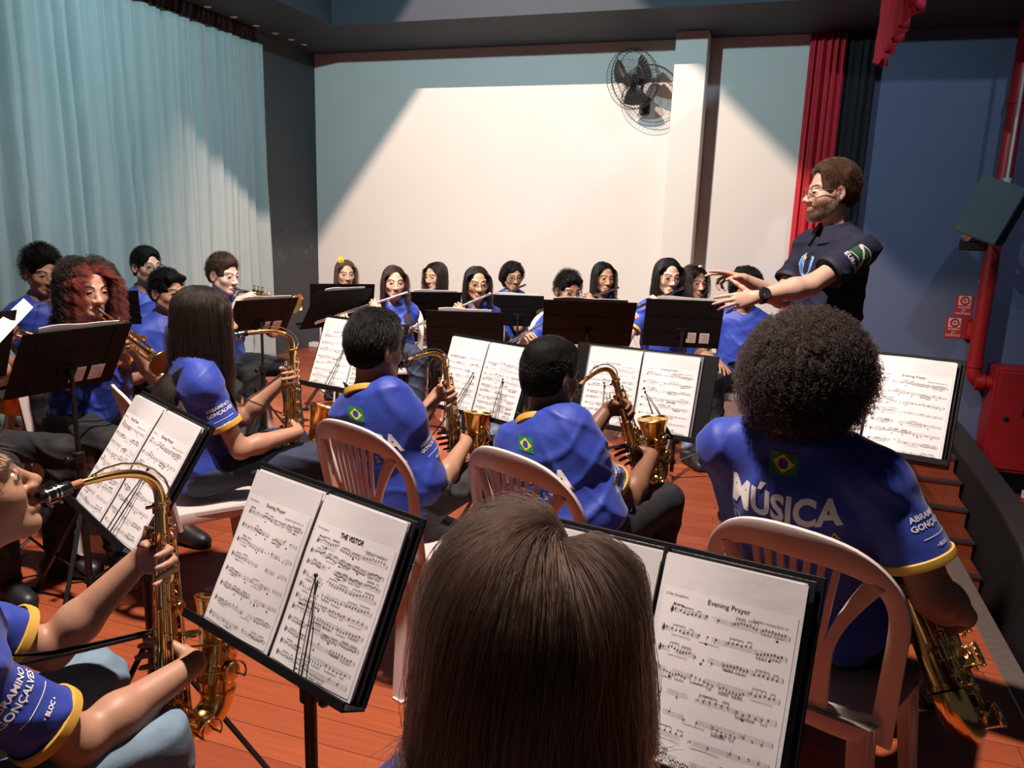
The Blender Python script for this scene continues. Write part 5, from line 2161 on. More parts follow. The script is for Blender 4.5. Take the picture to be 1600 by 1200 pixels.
    shi = np.max([nb + .1, pel + .24, sh['R'] + .12, el['L'] + .12, el['R'] + .12], axis=0)
    S = Field(slo, shi, h)
    torso(S, .014, False)
    for sd in ('L', 'R'):
        e = sh[sd] + (el[sd] - sh[sd]) * sleeve
        send[sd] = e
        capflat(S, sh[sd] + right * (.02 if sd == 'L' else -.02), e, .052 * s * (.4 + .6 * bs), .060 * s * (.4 + .6 * bs), .03)
    S.cap(tp(T, (0, -.022, -.05)), nb - up * .04 + fwd * .012, .052 * s, .060 * s, .012, 'cut')
    zcut = seat - .005 if not stand else pel[2] - .10
    S.plane((0, 0, zcut), (0, 0, -1))
    S.creases(.0052, seed, 5, 24)
    sm, SP = S.mesh('shirt', shirt, 1)
    so = link('shirt', sm, root)
    for sd in ('L', 'R'):
        rr = .0590 * s * (.4 + .6 * bs) + .001
        band('sleeve_trim', trim, so, send[sd] - unit(el[sd] - sh[sd]) * .006, el[sd] - sh[sd], rr, rr, .022)
    if neckline:
        band('collar_trim', trim, so, nb + up * .022 - fwd * .004, unit(up * 1.0 + fwd * .58), .067 * s, .068 * s, .024, .006, right)
    if prints:
        bv = bvh_of(so)
        for fnp in prints:
            fnp(so, bv, dict(pel=pel, nb=nb, up=up, fwd=fwd, right=right, sh=sh, el=el, s=s, bs=bs, sleeve=sleeve, sw=sw, root=root, T=T, pu=pu))

    # ---- trousers and shoes
    tlo = np.minimum(pel - .2, allj.min(0) - .1)
    thi = np.maximum(pel + np.array([.2, .2, .1]), allj.max(0) + .1)
    tlo[2] = .0
    TR = Field(tlo, thi, max(h, .006))
    TR.ell(pel + np.array([0, 0, -.005]), np.array([.158 * bs, .122 * bs, .10]), Rt, .04)
    for sd in ('L', 'R'):
        TR.cap(hip[sd] + np.array([0, .0, .0]), kn[sd], .084 * bs, .063, .05)
        capflat(TR, kn[sd], an[sd] + np.array([0, 0, -.02]), .062, .058, .03)
    TR.plane((0, 0, pel[2] + .06), (0, 0, 1))
    TR.creases(.008, seed + 3, 4, 24)
    tm, _ = TR.mesh('trousers', trousers, 1)
    link('trousers', tm, root)
    for sd, k in (('L', -1), ('R', 1)):
        a = an[sd]
        d = unit([k * .22, 1, 0])
        c0, c1 = np.array([a[0], a[1], 0]) - d * .045, np.array([a[0], a[1], 0]) + d * .145
        B = Field(np.minimum(c0, c1) - .07, np.maximum(c0, c1) + np.array([.07, .07, .13]), .006)
        B.cap(c0 + [0, 0, .045], c1 + [0, 0, .028], .042, .036, .02)
        B.cap(c0 + d * .04 + [0, 0, .05], c0 + d * .04 + [0, 0, .10], .042, .042, .03)
        B.cap((c0 + c1) / 2 + [0, 0, .06], c1 - d * .03 + [0, 0, .035], .038, .034, .03)
        B.plane((0, 0, .004), (0, 0, -1))
        bm_, bp_ = B.mesh('shoe', [shoes, 'shoe_white' if shoes == 'shoe_black' else 'shoe_white'], 1)
        zc = np.array([bp_[list(p.vertices)][:, 2].mean() for p in bm_.polygons])
        if shoes == 'shoe_white':
            bm_.materials[0] = MATS['shoe_black']
            bm_.polygons.foreach_set('material_index', (zc < .03).astype(np.int32))
        link('shoe', bm_, root)

    # ---- hair
    hs = dict(hair)
    style, hc = hs.pop('style'), hs.pop('col')
    n = hs.pop('n', 2500)
    cols = []
    for a, b_, r_ in ((nb - up * .05, tp(T, (0, -.02, -.03)), .062 * s), (sh['L'] - up * .0, sh['R'] - up * .0, .078 * s), (nb - up * .16, nb - up * .40, .14 * s)):
        cols.append((tp(np.linalg.inv(T), a), tp(np.linalg.inv(T), b_), r_ / s))
    for sd in ('L', 'R'):
        cols.append((tp(np.linalg.inv(T), sh[sd]), tp(np.linalg.inv(T), el[sd]), .066))
    if style == 'short':
        top = hs.get('top', .012)
        co_ = hs.get('cutoff')

        def ex(F):
            F.ell((0, .018, .072 + top), (.058, .070, .034 + top), None, .03)
            F.ell((0, -.035, .065 + top * .6), (.064, .066, .045 + top), None, .03)
            if hs.get('fringe'):
                F.cap((-.05, .075, .085), (.05, .078, .09), .016, .02, .02)
            F.ell((0, .105, -.055), (.072, .085, .115), None, .012, 'cut')
            F.ell((0, .120, .042), (.060 + hs.get('recede', 0) * .3, .056 + hs.get('recede', 0) * .5, .050 + hs.get('recede', 0)), None, .015, 'cut')
            F.plane((0, -.06, hs.get('nape', -.055)), (0, .35, -1), k=.012)
            for sx in (-1, 1):
                F.ell((sx * .088, -.004, -.035), (.03, .034, .052), None, .012, 'cut')
        o = hair_cap('hair', 'hair_cap_' + hc, T, root, .0045, hs.get('grow', .006), seed, extra=ex, lumps=hs.get('lumps', .0035), face_cut=False)
        pts = strands_short(n, seed, hs.get('len', .026), hs.get('lift', .35), hs.get('comb', (.1, .5, -.2)), grow=1.06 + top * 2.5, curl=hs.get('curl', 0), top=top * .9)
        add_strands('hair_strands', 'hair_' + hc, pts, hs.get('rad', .0008), o)
    elif style == 'afro':
        Lh = hs.get('len', .12)

        def ex(F):
            F.ell((0, -.02, .030), np.array([.074, .094, .080]) + Lh * .54, None, .03)
            F.ell((0, -.055, -.03), np.array([.074, .07, .07]) + Lh * .45, None, .04)
            F.ell((0, .125, -.035), (.074, .100, .100), None, .02, 'cut')
            F.folds(.008, 70, seed + 5)
        o = hair_cap('hair', 'hair_cap_' + hc, T, root, .006, 0, seed, extra=ex, lumps=.004, face_cut=False)
        pts = strands_afro(n, seed, Lh, hs.get('k', 26), hs.get('coil', .006), hs.get('turns', 6))
        add_strands('hair_strands', 'hair_' + hc, pts, hs.get('rad', .0008), o, .7)
    else:
        o = hair_cap('hair', 'hair_cap_' + hc, T, root, .005, .003, seed, lumps=.001)
        pts = strands_long(n, seed, hs.get('len', .4), T, cols, hs.get('part', 0.0), hs.get('k', 20), hs.get('wave', 0.0), hs.get('curl'), True, hs.get('loft', .014), spread=hs.get('spread', .9))
        tips = hs.get('tips')
        if tips:
            sel = (pts[:, 0, 1] > tips[1])
            add_strands('hair_strands', 'hair_' + hc, pts[~sel], hs.get('rad', .0009), o)
            q = add_strands('hair_strands', 'hair_' + tips[0], pts[sel], hs.get('rad', .0009), o)
            q['label'] = 'reddish dyed front curls'
        else:
            add_strands('hair_strands', 'hair_' + hc, pts, hs.get('rad', .0009), o)
    if beard is not None and beard[1] > .5:
        r = np.random.default_rng(3)
        me_ = P
        q = tp(np.linalg.inv(T), P)
        x, y, z = np.abs(q[:, 0]), q[:, 1], q[:, 2]
        zc = np.interp(y, [-.012, .015, .045, .072, .085, .10], [.004, -.026, -.046, -.054, -.050, -.050])
        keep = np.sqrt((x / .021) ** 2 + ((z + .0690) / .0085) ** 2) > 1.15
        m = keep & (z < zc) & (y > -.008) & (z > -.118) & (x < .085) & (y > -.045 - z * .75)
        idx = np.flatnonzero(m)
        idx = r.choice(idx, min(len(idx) * 2, 2600))
        p0 = q[idx] + r.normal(0, .0015, (len(idx), 3))
        d = (q[idx] - np.array([0, .0, -.03]))
        d /= np.linalg.norm(d, axis=1, keepdims=True)
        d = d * .6 + np.array([0, .05, -.7]) + r.normal(0, .15, (len(idx), 3))
        L = r.uniform(.004, .008, (len(idx), 1))
        pts = np.stack([p0 - d * .002, p0 + d * L * .5, p0 + d * L], 1)
        add_strands('beard', 'hair_' + hs.get('beard_col', 'brown'), pts, .0006, root).matrix_local = Matrix(T.tolist())
    return root, dict(RM=RM_, T=T, nb=nb, up=up, fwd=fwd, sh=sh, el=el, org=org, fb=fb, inst=io, targets=targets, pel=pel, head=Hd)


# ---------------------------------------------------------------- prints on the orchestra shirts
def pr_flag(so, bv, J):
    V, Fc, mi = flag_shape(.062, .046)
    c = J['nb'] - J['up'] * (.062 - J['pu']) - J['fwd'] * .35
    M = frame(c, J['right'], J['up'], -J['fwd'])
    decal('flag_patch', so, bv, V, Fc, M, ['flag_green', 'flag_yellow', 'flag_blue'], mi=mi)


def pr_back(so, bv, J):
    c = J['nb'] - J['up'] * (.155 - J['pu']) - J['fwd'] * .4
    M = frame(c, J['right'], J['up'], -J['fwd'])
    v, f = text_mesh('MÚSICA', .080, .0030, 1.02, .010, squash=.86)
    decal('lettering', so, bv, v, f, M, 'print_white', reach=.6)
    M = frame(c - J['up'] * .060, J['right'], J['up'], -J['fwd'])
    v, f = text_mesh('ORQUESTRA', .034, .0, 1.35, .010)
    decal('lettering', so, bv, v, f, M, 'print_gold', reach=.6)


def pr_sleeve(sd, rows=(('ABRAMINO', .0175), ('GONÇALVES', .0175), (None, 0), ('• BLOC •', .010)), ang=0.0, at_=.40, scale=1.0):
    def go(so, bv, J):
        k = -1 if sd == 'L' else 1
        a, e = J['sh'][sd], J['el'][sd]
        ax = unit(e - a)
        out = np.array([k, 0, .15]) if abs(ax[0]) < .75 else np.array([0, 0, 1.0])
        out = unit(out - ax * (out @ ax))
        if ang:
            out = out * math.cos(ang) + np.cross(ax, out) * math.sin(ang)
        upv = -ax
        x = np.cross(upv, out)
        c = a + (e - a) * at_ + out * .3
        y = .030
        for txt, sz in rows:
            if txt is None:
                y -= .017
                V = np.array([(q, r) for q in np.linspace(-.040, .040, 12) for r in (-.0008, .0008)]) * np.array([scale, 1])
                fs = [(2 * i, 2 * i + 2, 2 * i + 3, 2 * i + 1) for i in range(11)]
                decal('lettering', so, bv, V + np.array([0, y * scale]), fs, frame(c, x, upv, out), 'print_white', reach=.37)
                y -= .010
                continue
            v, f = text_mesh(txt, sz * scale, .0004, 1.0, .010)
            decal('lettering', so, bv, v + np.array([0, (y - .010) * scale]), f, frame(c, x, upv, out), 'print_white', reach=.37)
            y -= .019
    return go


def pr_front(so, bv, J):
    c = J['nb'] - J['up'] * .17 + J['fwd'] * .4
    M = frame(c, -J['right'], J['up'], J['fwd'])
    v, f = text_mesh('ORQUESTRA', .032, .0006, 1.1, .012)
    decal('lettering', so, bv, v, f, M, 'print_gold', reach=.6)


def seat_on_chair(J, label, back=.025, xy=None, fwd=None):
    if xy is not None:
        return chair(xy[0], xy[1], fwd, label)
    p = J['org'] + J['fb'] * back
    return chair(p[0], p[1], J['fb'], label)


def sax_place(fwd, tilt=0.0, side=0.0, s=.88, drop=(0, 0, 0)):
    """matrix maker: mouthpiece at the mouth, body axis leaning by tilt (foot forward) and side"""
    def go(mouth, _):
        y = unit([fwd[0], fwd[1], 0])
        r = np.cross(y, (0, 0, 1))
        z = unit(np.array([0, 0, 1]) - y * tilt - r * side)
        y2 = unit(y - z * (y @ z))
        x = np.cross(y2, z)
        m = frame((0, 0, 0), x, y2, z, s)
        m[:3, 3] = np.asarray(mouth) + np.array(drop) - m[:3, :3] @ (SAX_MOUTH + np.array([0, .012, 0]))
        return m
    return go


def flute_place(direction, fwd):
    def go(mouth, _):
        x = unit(direction)
        y = np.array([fwd[0], fwd[1], 0], float)
        y = unit(y - x * (y @ x))
        z = np.cross(x, y)
        return frame(np.asarray(mouth) + y * .010 - z * .004, x, y, z)
    return go


def trumpet_place(direction, s=1.0):
    def go(mouth, _):
        m = look_m(np.asarray(mouth) + unit(direction) * -.002, direction, s=s)
        return m
    return go


def clarinet_place(direction, fwd):
    def go(mouth, _):
        z = -unit(direction)
        y = np.array([fwd[0], fwd[1], 0.0])
        y = unit(y - z * (y @ z))
        return frame(np.asarray(mouth) - z * -.01, np.cross(y, z), y, z)
    return go


def add_strap(J, width=.032):
    """strap from the ring of the player's saxophone round the neck"""
    if J['inst'] is None:
        return
    Mi = PLACED[J['inst'].name]
    ring = tp(Mi, (0, -.040, -.27))
    nb, up, fwd = J['nb'], J['up'], J['fwd']
    W = lambda p: tp(J['RM'], p)
    a = W(nb + fwd * .115 - up * .12)
    r0 = .067
    path = [ring, (ring + a) / 2, a]
    for t in np.linspace(PI / 2 - .5, -PI / 2, 8):
        path.append(W(nb + up * (.012 + .034 * (math.sin(t) < .3)) + np.array([1, 0, 0]) * r0 * math.cos(t) + fwd * (r0 * math.sin(t) * .95)))
    for t in np.linspace(-PI / 2, -PI * 3 / 2 + .5, 8)[1:]:
        path.append(W(nb + up * (.012 + .034 * (math.sin(t) < .3)) + np.array([1, 0, 0]) * r0 * math.cos(t) + fwd * (r0 * math.sin(t) * .95)))
    path += [W(nb + fwd * .118 - up * .12 - np.array([.02, 0, 0])), ring + np.array([0, 0, .004])]
    strap(J['inst'], smooth_path(path, 60, 2), width)
# ---------------------------------------------------------------- music stands and folders
R_ = math.radians
EP = 'Evening Prayer'


def front_stand(pos, yaw, tilt, label, flabel, left, right, holders=(), grey=False, w=.475, legyaw=.5, sides=(-1, 1), s=1.0):
    music_stand(pos, R_(yaw), R_(tilt), label, w, .325, holders=holders, legyaw=legyaw)
    return music_folder(pos, R_(yaw), R_(tilt), flabel, left, right, grey=grey, sides=sides, s=s)


front_stand((-.415, 1.268, .704), -37.1, -26.2, 'music stand in the left foreground behind the brass saxophone bell', 'open folder with dense bold-titled march on the left foreground stand',
            (0, EP), (1, 'THE VISITOR'), ((.10, -.035),), legyaw=.2)
front_stand((-.973, 1.752, .742), -45.7, -33, 'music stand at far left behind the saxophone neck', 'open folder tilted steeply behind the curved saxophone neck at left',
            (3, EP), (0, EP), ((.10, .02),), legyaw=.8)
front_stand((-.697, 3.165, .765), -31.4, -22.3, 'music stand in front of the long-haired girl with saxophone', 'open folder partly hidden by the head of the first seated boy',
            (2, EP), (1, ''), ((-.10, .05), (.12, .02)), legyaw=.9)
front_stand((-.152, 3.015, .719), -40.3, -20.2, 'music stand between the two boys playing saxophone', 'open folder standing between the heads of the two saxophone boys',
            (3, ''), (4, ''), ((-.10, .07), (.13, .0)), legyaw=.3)
front_stand((.46, 2.811, .73), -27.1, -18.8, 'music stand right of the second boy, holding a thick grey binder', 'thick open grey binder of music right of the second boy',
            (4, EP), (2, EP), ((-.10, -.03), (.15, -.12)), True, .56, legyaw=-.6)
front_stand((1.039, 2.205, .854), -32.2, -26.0, 'music stand in front of the curly-haired man at right', 'open folder at right beyond the big curly head',
            (1, ''), (0, EP), (), legyaw=.4)
front_stand((.197, 1.035, .708), -27.7, -25.8, 'music stand right in front of the brown-haired girl in foreground', 'big open folder with Evening Prayer page in the right foreground',
            (1, ''), (2, EP), (), legyaw=.1)


def back_stand(pos, yaw, tilt, w, h, label, slabel=None, stickers=False, sheet=(.40, .02), legyaw=0.0):
    """desk seen from behind: yaw and tilt as seen from the camera side"""
    music_stand(pos, R_(yaw) + PI, -R_(tilt), label, w, h, stickers=stickers, legyaw=legyaw)
    if slabel:
        loose_sheet(pos, R_(yaw) + PI, -R_(tilt), slabel, sheet[0], h + sheet[1], -sheet[0] / 2)


back_stand((-1.643, 2.718, .849), 64, 31.6, .41, .279, 'black stand with two pale stickers at left before the red-haired trumpeter', 'white sheet edge on the stand before the red-haired trumpeter', True, (.30, .012), .6)
back_stand((-1.518, 4.462, .802), 48.5, 35.7, .40, .272, 'black stand with stickers before the fair boy playing trumpet', 'white sheet edge on the stand of the fair trumpet boy', True, (.30, .012), .3)
back_stand((-1.399, 5.74, .679), 51.3, 35.8, .52, .36, 'slanting black stand overlapping another near the dark wall corner', 'white sheet edge on the slanting stand near the dark wall', False, (.36, .012), .8)
back_stand((-1.405, 6.227, .689), 16.1, 32.8, .5, .34, 'black stand hiding the girl with a yellow bow', None, legyaw=.2)
back_stand((-.649, 6.129, .701), 14.1, 31.1, .41, .279, 'black stand hiding the back-row clarinet girl', 'white sheet edge on the back-row clarinet stand', False, (.34, .012), .5)
back_stand((-.30, 4.753, .673), 1.2, 27.4, .475, .323, 'black stand in front of the flute girl with glasses', 'white sheet edge on the stand of the flute girl with glasses', False, (.32, .012), 1.9)
back_stand((.029, 5.949, .703), -1.2, 21.8, .39, .265, 'black stand in front of the curly-haired player with glasses', 'white sheet edge before the curly-haired back-row player', False, (.30, .012), .1)
back_stand((.412, 4.329, .827), -1.6, 38.1, .5, .34, 'wide black stand before the short-haired flautist with glasses', 'white sheet edge on the wide stand at centre right', False, (.40, .010), .4)
back_stand((.979, 4.467, .81), -6.1, 19.4, .44, .30, 'dark stand with stickers before the tallest flute girl', 'white sheet edge on the dark stand with stickers at right', True, (.32, .012), 1.2)
back_stand(at(1180, 572, 4.25), 42, 26, .42, .30, 'black stand turned sideways beside the conductor', 'white sheet edge on the sideways stand beside the conductor', False, (.34, .02), .3)
back_stand(at(168, 506, 3.95), 22, 24, .32, .20, 'black stand half hidden behind the red curls at left', None, legyaw=.7)
back_stand(at(-72, 600, 2.75), 70, 20, .40, .28, 'black stand cut off by the left edge of the picture', None, legyaw=.9)
q = MB()
P = np.array([[at(-14, 512, 2.74), at(-6, 542, 2.72)], [at(12, 489, 2.90), at(22, 512, 2.88)], [at(37, 466, 3.05), at(52, 480, 3.03)]])
q.grid(P, thick=.003)
tag(q.build('music_sheet', 'paper'), 'pale music sheets sticking up slantwise at the left picture edge', 'sheet music', 'sheets on the far stands')

# ---------------------------------------------------------------- people
LIGHT, FAIR, TAN, BROWN, DARK = (.52, .30, .21), (.58, .37, .28), (.40, .215, .135), (.30, .150, .088), (.20, .095, .055)
BLK = dict(style='short', col='black')


def F2(x, y):
    return unit([x, y, 0])


# saxophones, seen from behind
_, J = person('person with back turned, long straight brown hair, head filling the foreground', at(840, 984, .80), (.25, .97), (.22, .97, -.06), LIGHT,
              dict(style='long', col='light', n=24000, len=.54, k=26, part=.026, rad=.00042, loft=.052, wave=.020), h=.004, seed=3, brow=(.05, .03, .02), trousers='denim_dark', knees={'L': (-.2, .40, -.2, .36), 'R': (.27, .38, .27, .34)})
seat_on_chair(J, 'white chair of the brown-haired girl in the foreground')
_, J = person('person cut off at left edge, blowing the big brass saxophone', at(-62, 776, 1.2), (.66, .75), (.66, .74, .34), TAN,
              dict(style='short', col='dark', n=3500, len=.035, curl=.012, top=.012, lift=.4), h=.004, seed=5, trousers='denim_light',
              inst=('sax', 'large brass alto saxophone in the left foreground', sax_place((.56, .83), -.10, .14, .94)), prints=(pr_sleeve('R', ang=-.5),), build=1.08, sleeve=.74, lean=.22, seat=.43)
add_strap(J, .034)
seat_on_chair(J, 'white chair of the saxophone player at the left edge')
_, J = person('person with large round curly hair, seated at right in blue MÚSICA shirt', at(1260, 598, 1.75), (.58, .81), (.50, .86, -.05), BROWN,
              dict(style='afro', col='dark', n=11000, len=.088, k=30, coil=.0055, turns=6, rad=.0007), h=.004, seed=7, build=1.42, shoulder=.172, neck=.05, pu=.045, pelvis=(.80, 1.86), elbow={'R': (.40, -.55, -1.2)}, wdrop=.01,
              inst=('sax', 'large brass saxophone hanging at the right hip of the curly-haired man', sax_place((.42, .91), -.70, .60, 1.3)), prints=(pr_flag, pr_back, pr_sleeve('R', ang=.35)), sleeve=.70)
seat_on_chair(J, 'white chair of the curly-haired man at right', xy=(.80, 1.76), fwd=(.66, .75))
_, J = person('person with close-cropped black hair in blue shirt, playing saxophone at picture centre', at(862, 588, 2.4), (.52, .85), (.74, .66, -.06), DARK,
              dict(style='short', col='black', n=7000, len=.009, lift=.45, top=.006, rad=.0006, lumps=.0015), h=.0045, seed=9, build=1.08, shoulder=.145, pelvis=(.20, 2.29), pu=.035,
              inst=('sax', 'brass saxophone held by the boy in the middle', sax_place((.78, .62), .36, .10, .86)), prints=(pr_flag, pr_back, pr_sleeve('R', ang=.2)), trousers='cloth_black')
add_strap(J, .02)
seat_on_chair(J, 'white chair of the second saxophone boy, slats showing at centre', xy=(.19, 2.23), fwd=(.70, .71))
_, J = person('person with thick black hair, boy seated behind the slatted chair back', at(588, 545, 2.6), (.34, .94), (.64, .76, -.06), TAN,
              dict(style='short', col='black', n=6000, len=.040, lift=.06, top=.016, rad=.0006, comb=(.05, -.35, -.9)), h=.0045, seed=11, build=.92, shoulder=.130, pelvis=(-.36, 2.54), pu=.035,
              inst=('sax', 'narrow-looking brass saxophone beside the thick-haired boy', sax_place((.78, .62), .12, .06, .84)), prints=(pr_flag, pr_back, pr_sleeve('R', ang=.15)), trousers='cloth_grey')
add_strap(J)
seat_on_chair(J, 'white chair of the thick-haired saxophone boy, left of centre', xy=(-.335, 2.50), fwd=(.62, .78))
_, J = person('person with long straight dark hair, girl playing saxophone at left', at(322, 497, 2.85), (.80, .60), (.84, .54, -.05), TAN,
              dict(style='long', col='dark', n=7000, len=.46, k=24, part=.0, rad=.0007, loft=.016, wave=.004), h=.0045, seed=13, build=.90, shoulder=.138,
              inst=('sax', 'shiny brass saxophone of the long-haired girl', sax_place((.88, .47), -.06, .06, .94)), prints=(pr_back, pr_sleeve('R', ang=.1)), trousers='denim_dark')
add_strap(J, .015)
seat_on_chair(J, 'white chair of the long-haired saxophone girl at left')

# brass along the curtain
_, J = person('person with long red and dark curls playing trumpet at left', at(138, 452, 3.4), (.80, -.55), (.80, -.60, -.12), LIGHT,
              dict(style='long', col='dark', n=6500, len=.47, k=38, curl=(.018, 7), rad=.0009, loft=.045, tips=('red', .022)), h=.0038, seed=15, build=1.22, nose=1.15, wide=1.05,
              inst=('trumpet', 'brass trumpet of the red-haired player', trumpet_place((.80, -.46, -.36))), prints=(pr_front,))
seat_on_chair(J, 'white chair under the red-haired trumpeter')
_, J = person('person with short dark hair, teenager seated against the curtain at far left', at(66, 425, 4.2), (.70, -.70), (.80, -.58, -.22), TAN,
              dict(style='short', col='black', n=2500, len=.035, lift=.45, top=.022, curl=.006), seed=17,
              inst=('horn', 'coiled brass horn with an orange bell at far left', trumpet_place((.62, -.72, -.10), 1.2)), prints=(pr_sleeve('R'),))
seat_on_chair(J, 'white chair of the teenager against the curtain')
_, J = person('person with glasses and dark hair sitting back against the curtain', at(230, 417, 4.9), (.62, -.78), (.82, -.57, .04), LIGHT,
              dict(style='short', col='black', n=2500, len=.018, top=.008), seed=19, glasses='glasses_frame', build=1.12, prints=(pr_sleeve('R'),), trim='trim_dark')
seat_on_chair(J, 'white chair of the player with glasses by the curtain')
_, J = person('person with smooth black hair, small boy between trumpeter and long-haired girl', at(262, 457, 4.25), (.72, -.66), (.90, -.42, -.03), TAN,
              dict(BLK, n=2500, len=.03, top=.010, fringe=True), seed=21, build=1.1, s=.97, prints=(pr_sleeve('R'),))
seat_on_chair(J, 'white chair of the small boy by the curtain')
_, J = person('person with fair skin and short brown hair playing trumpet near the dark wall', at(350, 430, 4.85), (.86, -.50), (.90, -.42, -.10), FAIR,
              dict(style='short', col='light', n=3000, len=.03, top=.012, comb=(.4, .3, .2)), h=.0038, seed=23, brow=(.10, .06, .04),
              inst=('trumpet', 'brass trumpet of the fair boy', trumpet_place((.92, -.36, -.11))), prints=(pr_front,), knees={'L': (-.15, .46, -.10, .56), 'R': (.16, .46, .15, .50)}, shoes='shoe_white')
seat_on_chair(J, 'white chair of the fair trumpet boy')
_, J = person('person at left edge, only black trousered knee in view', at(-150, 440, 2.95), (.97, -.22), (.95, -.3, -.05), TAN,
              dict(BLK, n=800), seed=25, knees={'L': (-.12, .60, -.10, .56), 'R': (.13, .56, .13, .52)}, inst=('trombone', 'brass tubing of an instrument at the left picture edge', trumpet_place((.75, .22, -.28))))
seat_on_chair(J, 'white chair at the left picture edge')

# flutes and clarinets
_, J = person('person with long dark hair, girl holding a silver flute up at left', at(616, 441, 5.6), (.18, -.98), (.30, -.95, -.04), LIGHT,
              dict(style='long', col='auburn', n=3200, len=.48, part=-.02, rad=.0010, loft=.012), h=.0038, seed=31, build=.9,
              inst=('flute', 'silver flute slanting down to the overlapping black stands', flute_place((-.93, -.20, -.33), (.2, -.98))), prints=(pr_front,), trousers='denim_dark')
seat_on_chair(J, 'white chair of the leftmost front flute girl')
_, J = person('person with long black hair and glasses, girl playing flute behind central stand', at(745, 443, 5.4), (.12, -.99), (.28, -.96, -.05), TAN,
              dict(style='long', col='black', n=3200, len=.46, part=.0, rad=.0010, loft=.012), h=.0038, seed=33, glasses='glasses_wire', build=.9,
              inst=('flute', 'silver flute of the girl with glasses at centre', flute_place((-.86, -.33, -.38), (.2, -.98))), prints=(pr_front,), trousers='denim_light', shoes='shoe_white')
seat_on_chair(J, 'white chair of the flute girl with glasses')
_, J = person('person with short black hair and glasses, low behind the wide stand', at(888, 455, 5.3), (.10, -.99), (.42, -.90, -.12), TAN,
              dict(BLK, n=2600, len=.04, top=.016, fringe=True, curl=.004), h=.0038, seed=35, glasses='glasses_frame', s=.98, wide=1.04,
              inst=('flute', 'silver flute held low left of the wide stand', flute_place((-.80, -.42, -.42), (.3, -.95))), prints=(pr_front,), trousers='denim_light')
seat_on_chair(J, 'white chair of the short-haired flautist')
_, J = person('person with very long black hair, tallest flute girl left of the conductor', at(1043, 432, 5.1), (.05, -1.0), (.22, -.97, -.10), FAIR,
              dict(style='long', col='black', n=3200, len=.50, part=.01, rad=.0010, loft=.012), h=.0038, seed=37, glasses='glasses_wire', build=.9,
              inst=('flute', 'dark silver flute of the tallest flute girl', flute_place((-.78, -.50, -.28), (.1, -.99))), prints=(pr_front,), trousers='denim_light', brow=(.05, .03, .025), elbow={'R': (-.4, -.2, -1)})
seat_on_chair(J, 'white chair of the tallest flute girl')
clip_owner, J = person('person with dark wavy fringe half hidden by the raised hands', at(1085, 441, 5.75), (.0, -1.0), (.38, -.92, -.08), LIGHT,
              dict(style='long', col='dark', n=2600, len=.34, part=-.02, rad=.0011, loft=.02, wave=.015), seed=39, build=.95,
              inst=('flute', 'bright silver flute just left of the pointing fingers', flute_place((-.50, -.76, -.42), (.2, -.98))), trousers='denim_light')
seat_on_chair(J, 'white chair behind the tallest flute girl')
q = MB()
q.ball((-.014, .030, .121), (.020, .009, .009), 10)
link('hair_clip', q.mesh('hair_clip', 'bow_white'), clip_owner, J['T'])
_, J = person('person with black curly top, face covered by the outstretched arm', at(1166, 449, 5.05), (-.25, -.97), (-.1, -.99, -.12), BROWN,
              dict(style='afro', col='black', n=2200, len=.045, k=14, coil=.006, turns=3, rad=.0010), seed=41, build=1.0, elbow=None)
seat_on_chair(J, 'white chair beside the sideways stand')
_, J = person('person with a yellow hair bow, girl in the back row at left', at(540, 428, 6.7), (.25, -.97), (.42, -.90, -.05), LIGHT,
              dict(style='long', col='brown', n=2400, len=.42, part=.0, rad=.0011, loft=.014), seed=43, build=.9,
              inst=('clarinet', 'black clarinet of the girl with the yellow bow', clarinet_place((.22, -.55, -.80), (.4, -.9))))
seat_on_chair(J, 'white chair of the girl with a yellow bow')
bow = MB()
for k in range(7):
    a = k * 2 * PI / 7
    bow.ball((.045 + .018 * math.cos(a), .02, .122 + .018 * math.sin(a)), (.013, .010, .013), 8)
bow.ball((.045, .03, .122), (.009, .009, .009), 8)
rt = bpy.data.objects[[o.name for o in COL.objects if o.get('label', '').startswith('person with a yellow hair bow')][0]]
link('hair_bow', bow.mesh('hair_bow', 'bow_yellow'), rt, J['T'])
_, J = person('person with loose dark hair turned left, clarinet girl in back row', at(680, 432, 6.6), (-.25, -.97), (-.55, -.83, -.08), LIGHT,
              dict(style='long', col='dark', n=2400, len=.33, part=.01, rad=.0011, loft=.016, wave=.006), seed=45, build=.88,
              inst=('clarinet', 'black clarinet of the girl turned left', clarinet_place((-.25, -.55, -.80), (-.5, -.85))))
seat_on_chair(J, 'white chair of the back-row clarinet girl')
_, J = person('person with short curly dark hair and glasses in the back row centre', at(801, 432, 6.5), (.10, -.99), (.30, -.95, -.08), TAN,
              dict(style='afro', col='black', n=2600, len=.034, k=12, coil=.006, turns=2.5, rad=.0011), seed=47, glasses='glasses_frame', build=.95,
              inst=('flute', 'silver flute of the curly-haired back-row player', flute_place((-.85, -.34, -.36), (.2, -.98))))
seat_on_chair(J, 'white chair of the curly-haired back-row player')
_, J = person('person with straight black hair at right end of the back row', at(943, 434, 6.0), (.08, -1.0), (.30, -.95, -.05), TAN,
              dict(style='long', col='black', n=2600, len=.40, part=-.015, rad=.0011, loft=.012), seed=49, build=.9,
              inst=('flute', 'short-looking silver flute held beside the fair wall at centre right', flute_place((-.88, -.30, -.26), (.2, -.98))))
seat_on_chair(J, 'white chair at right end of the back row')


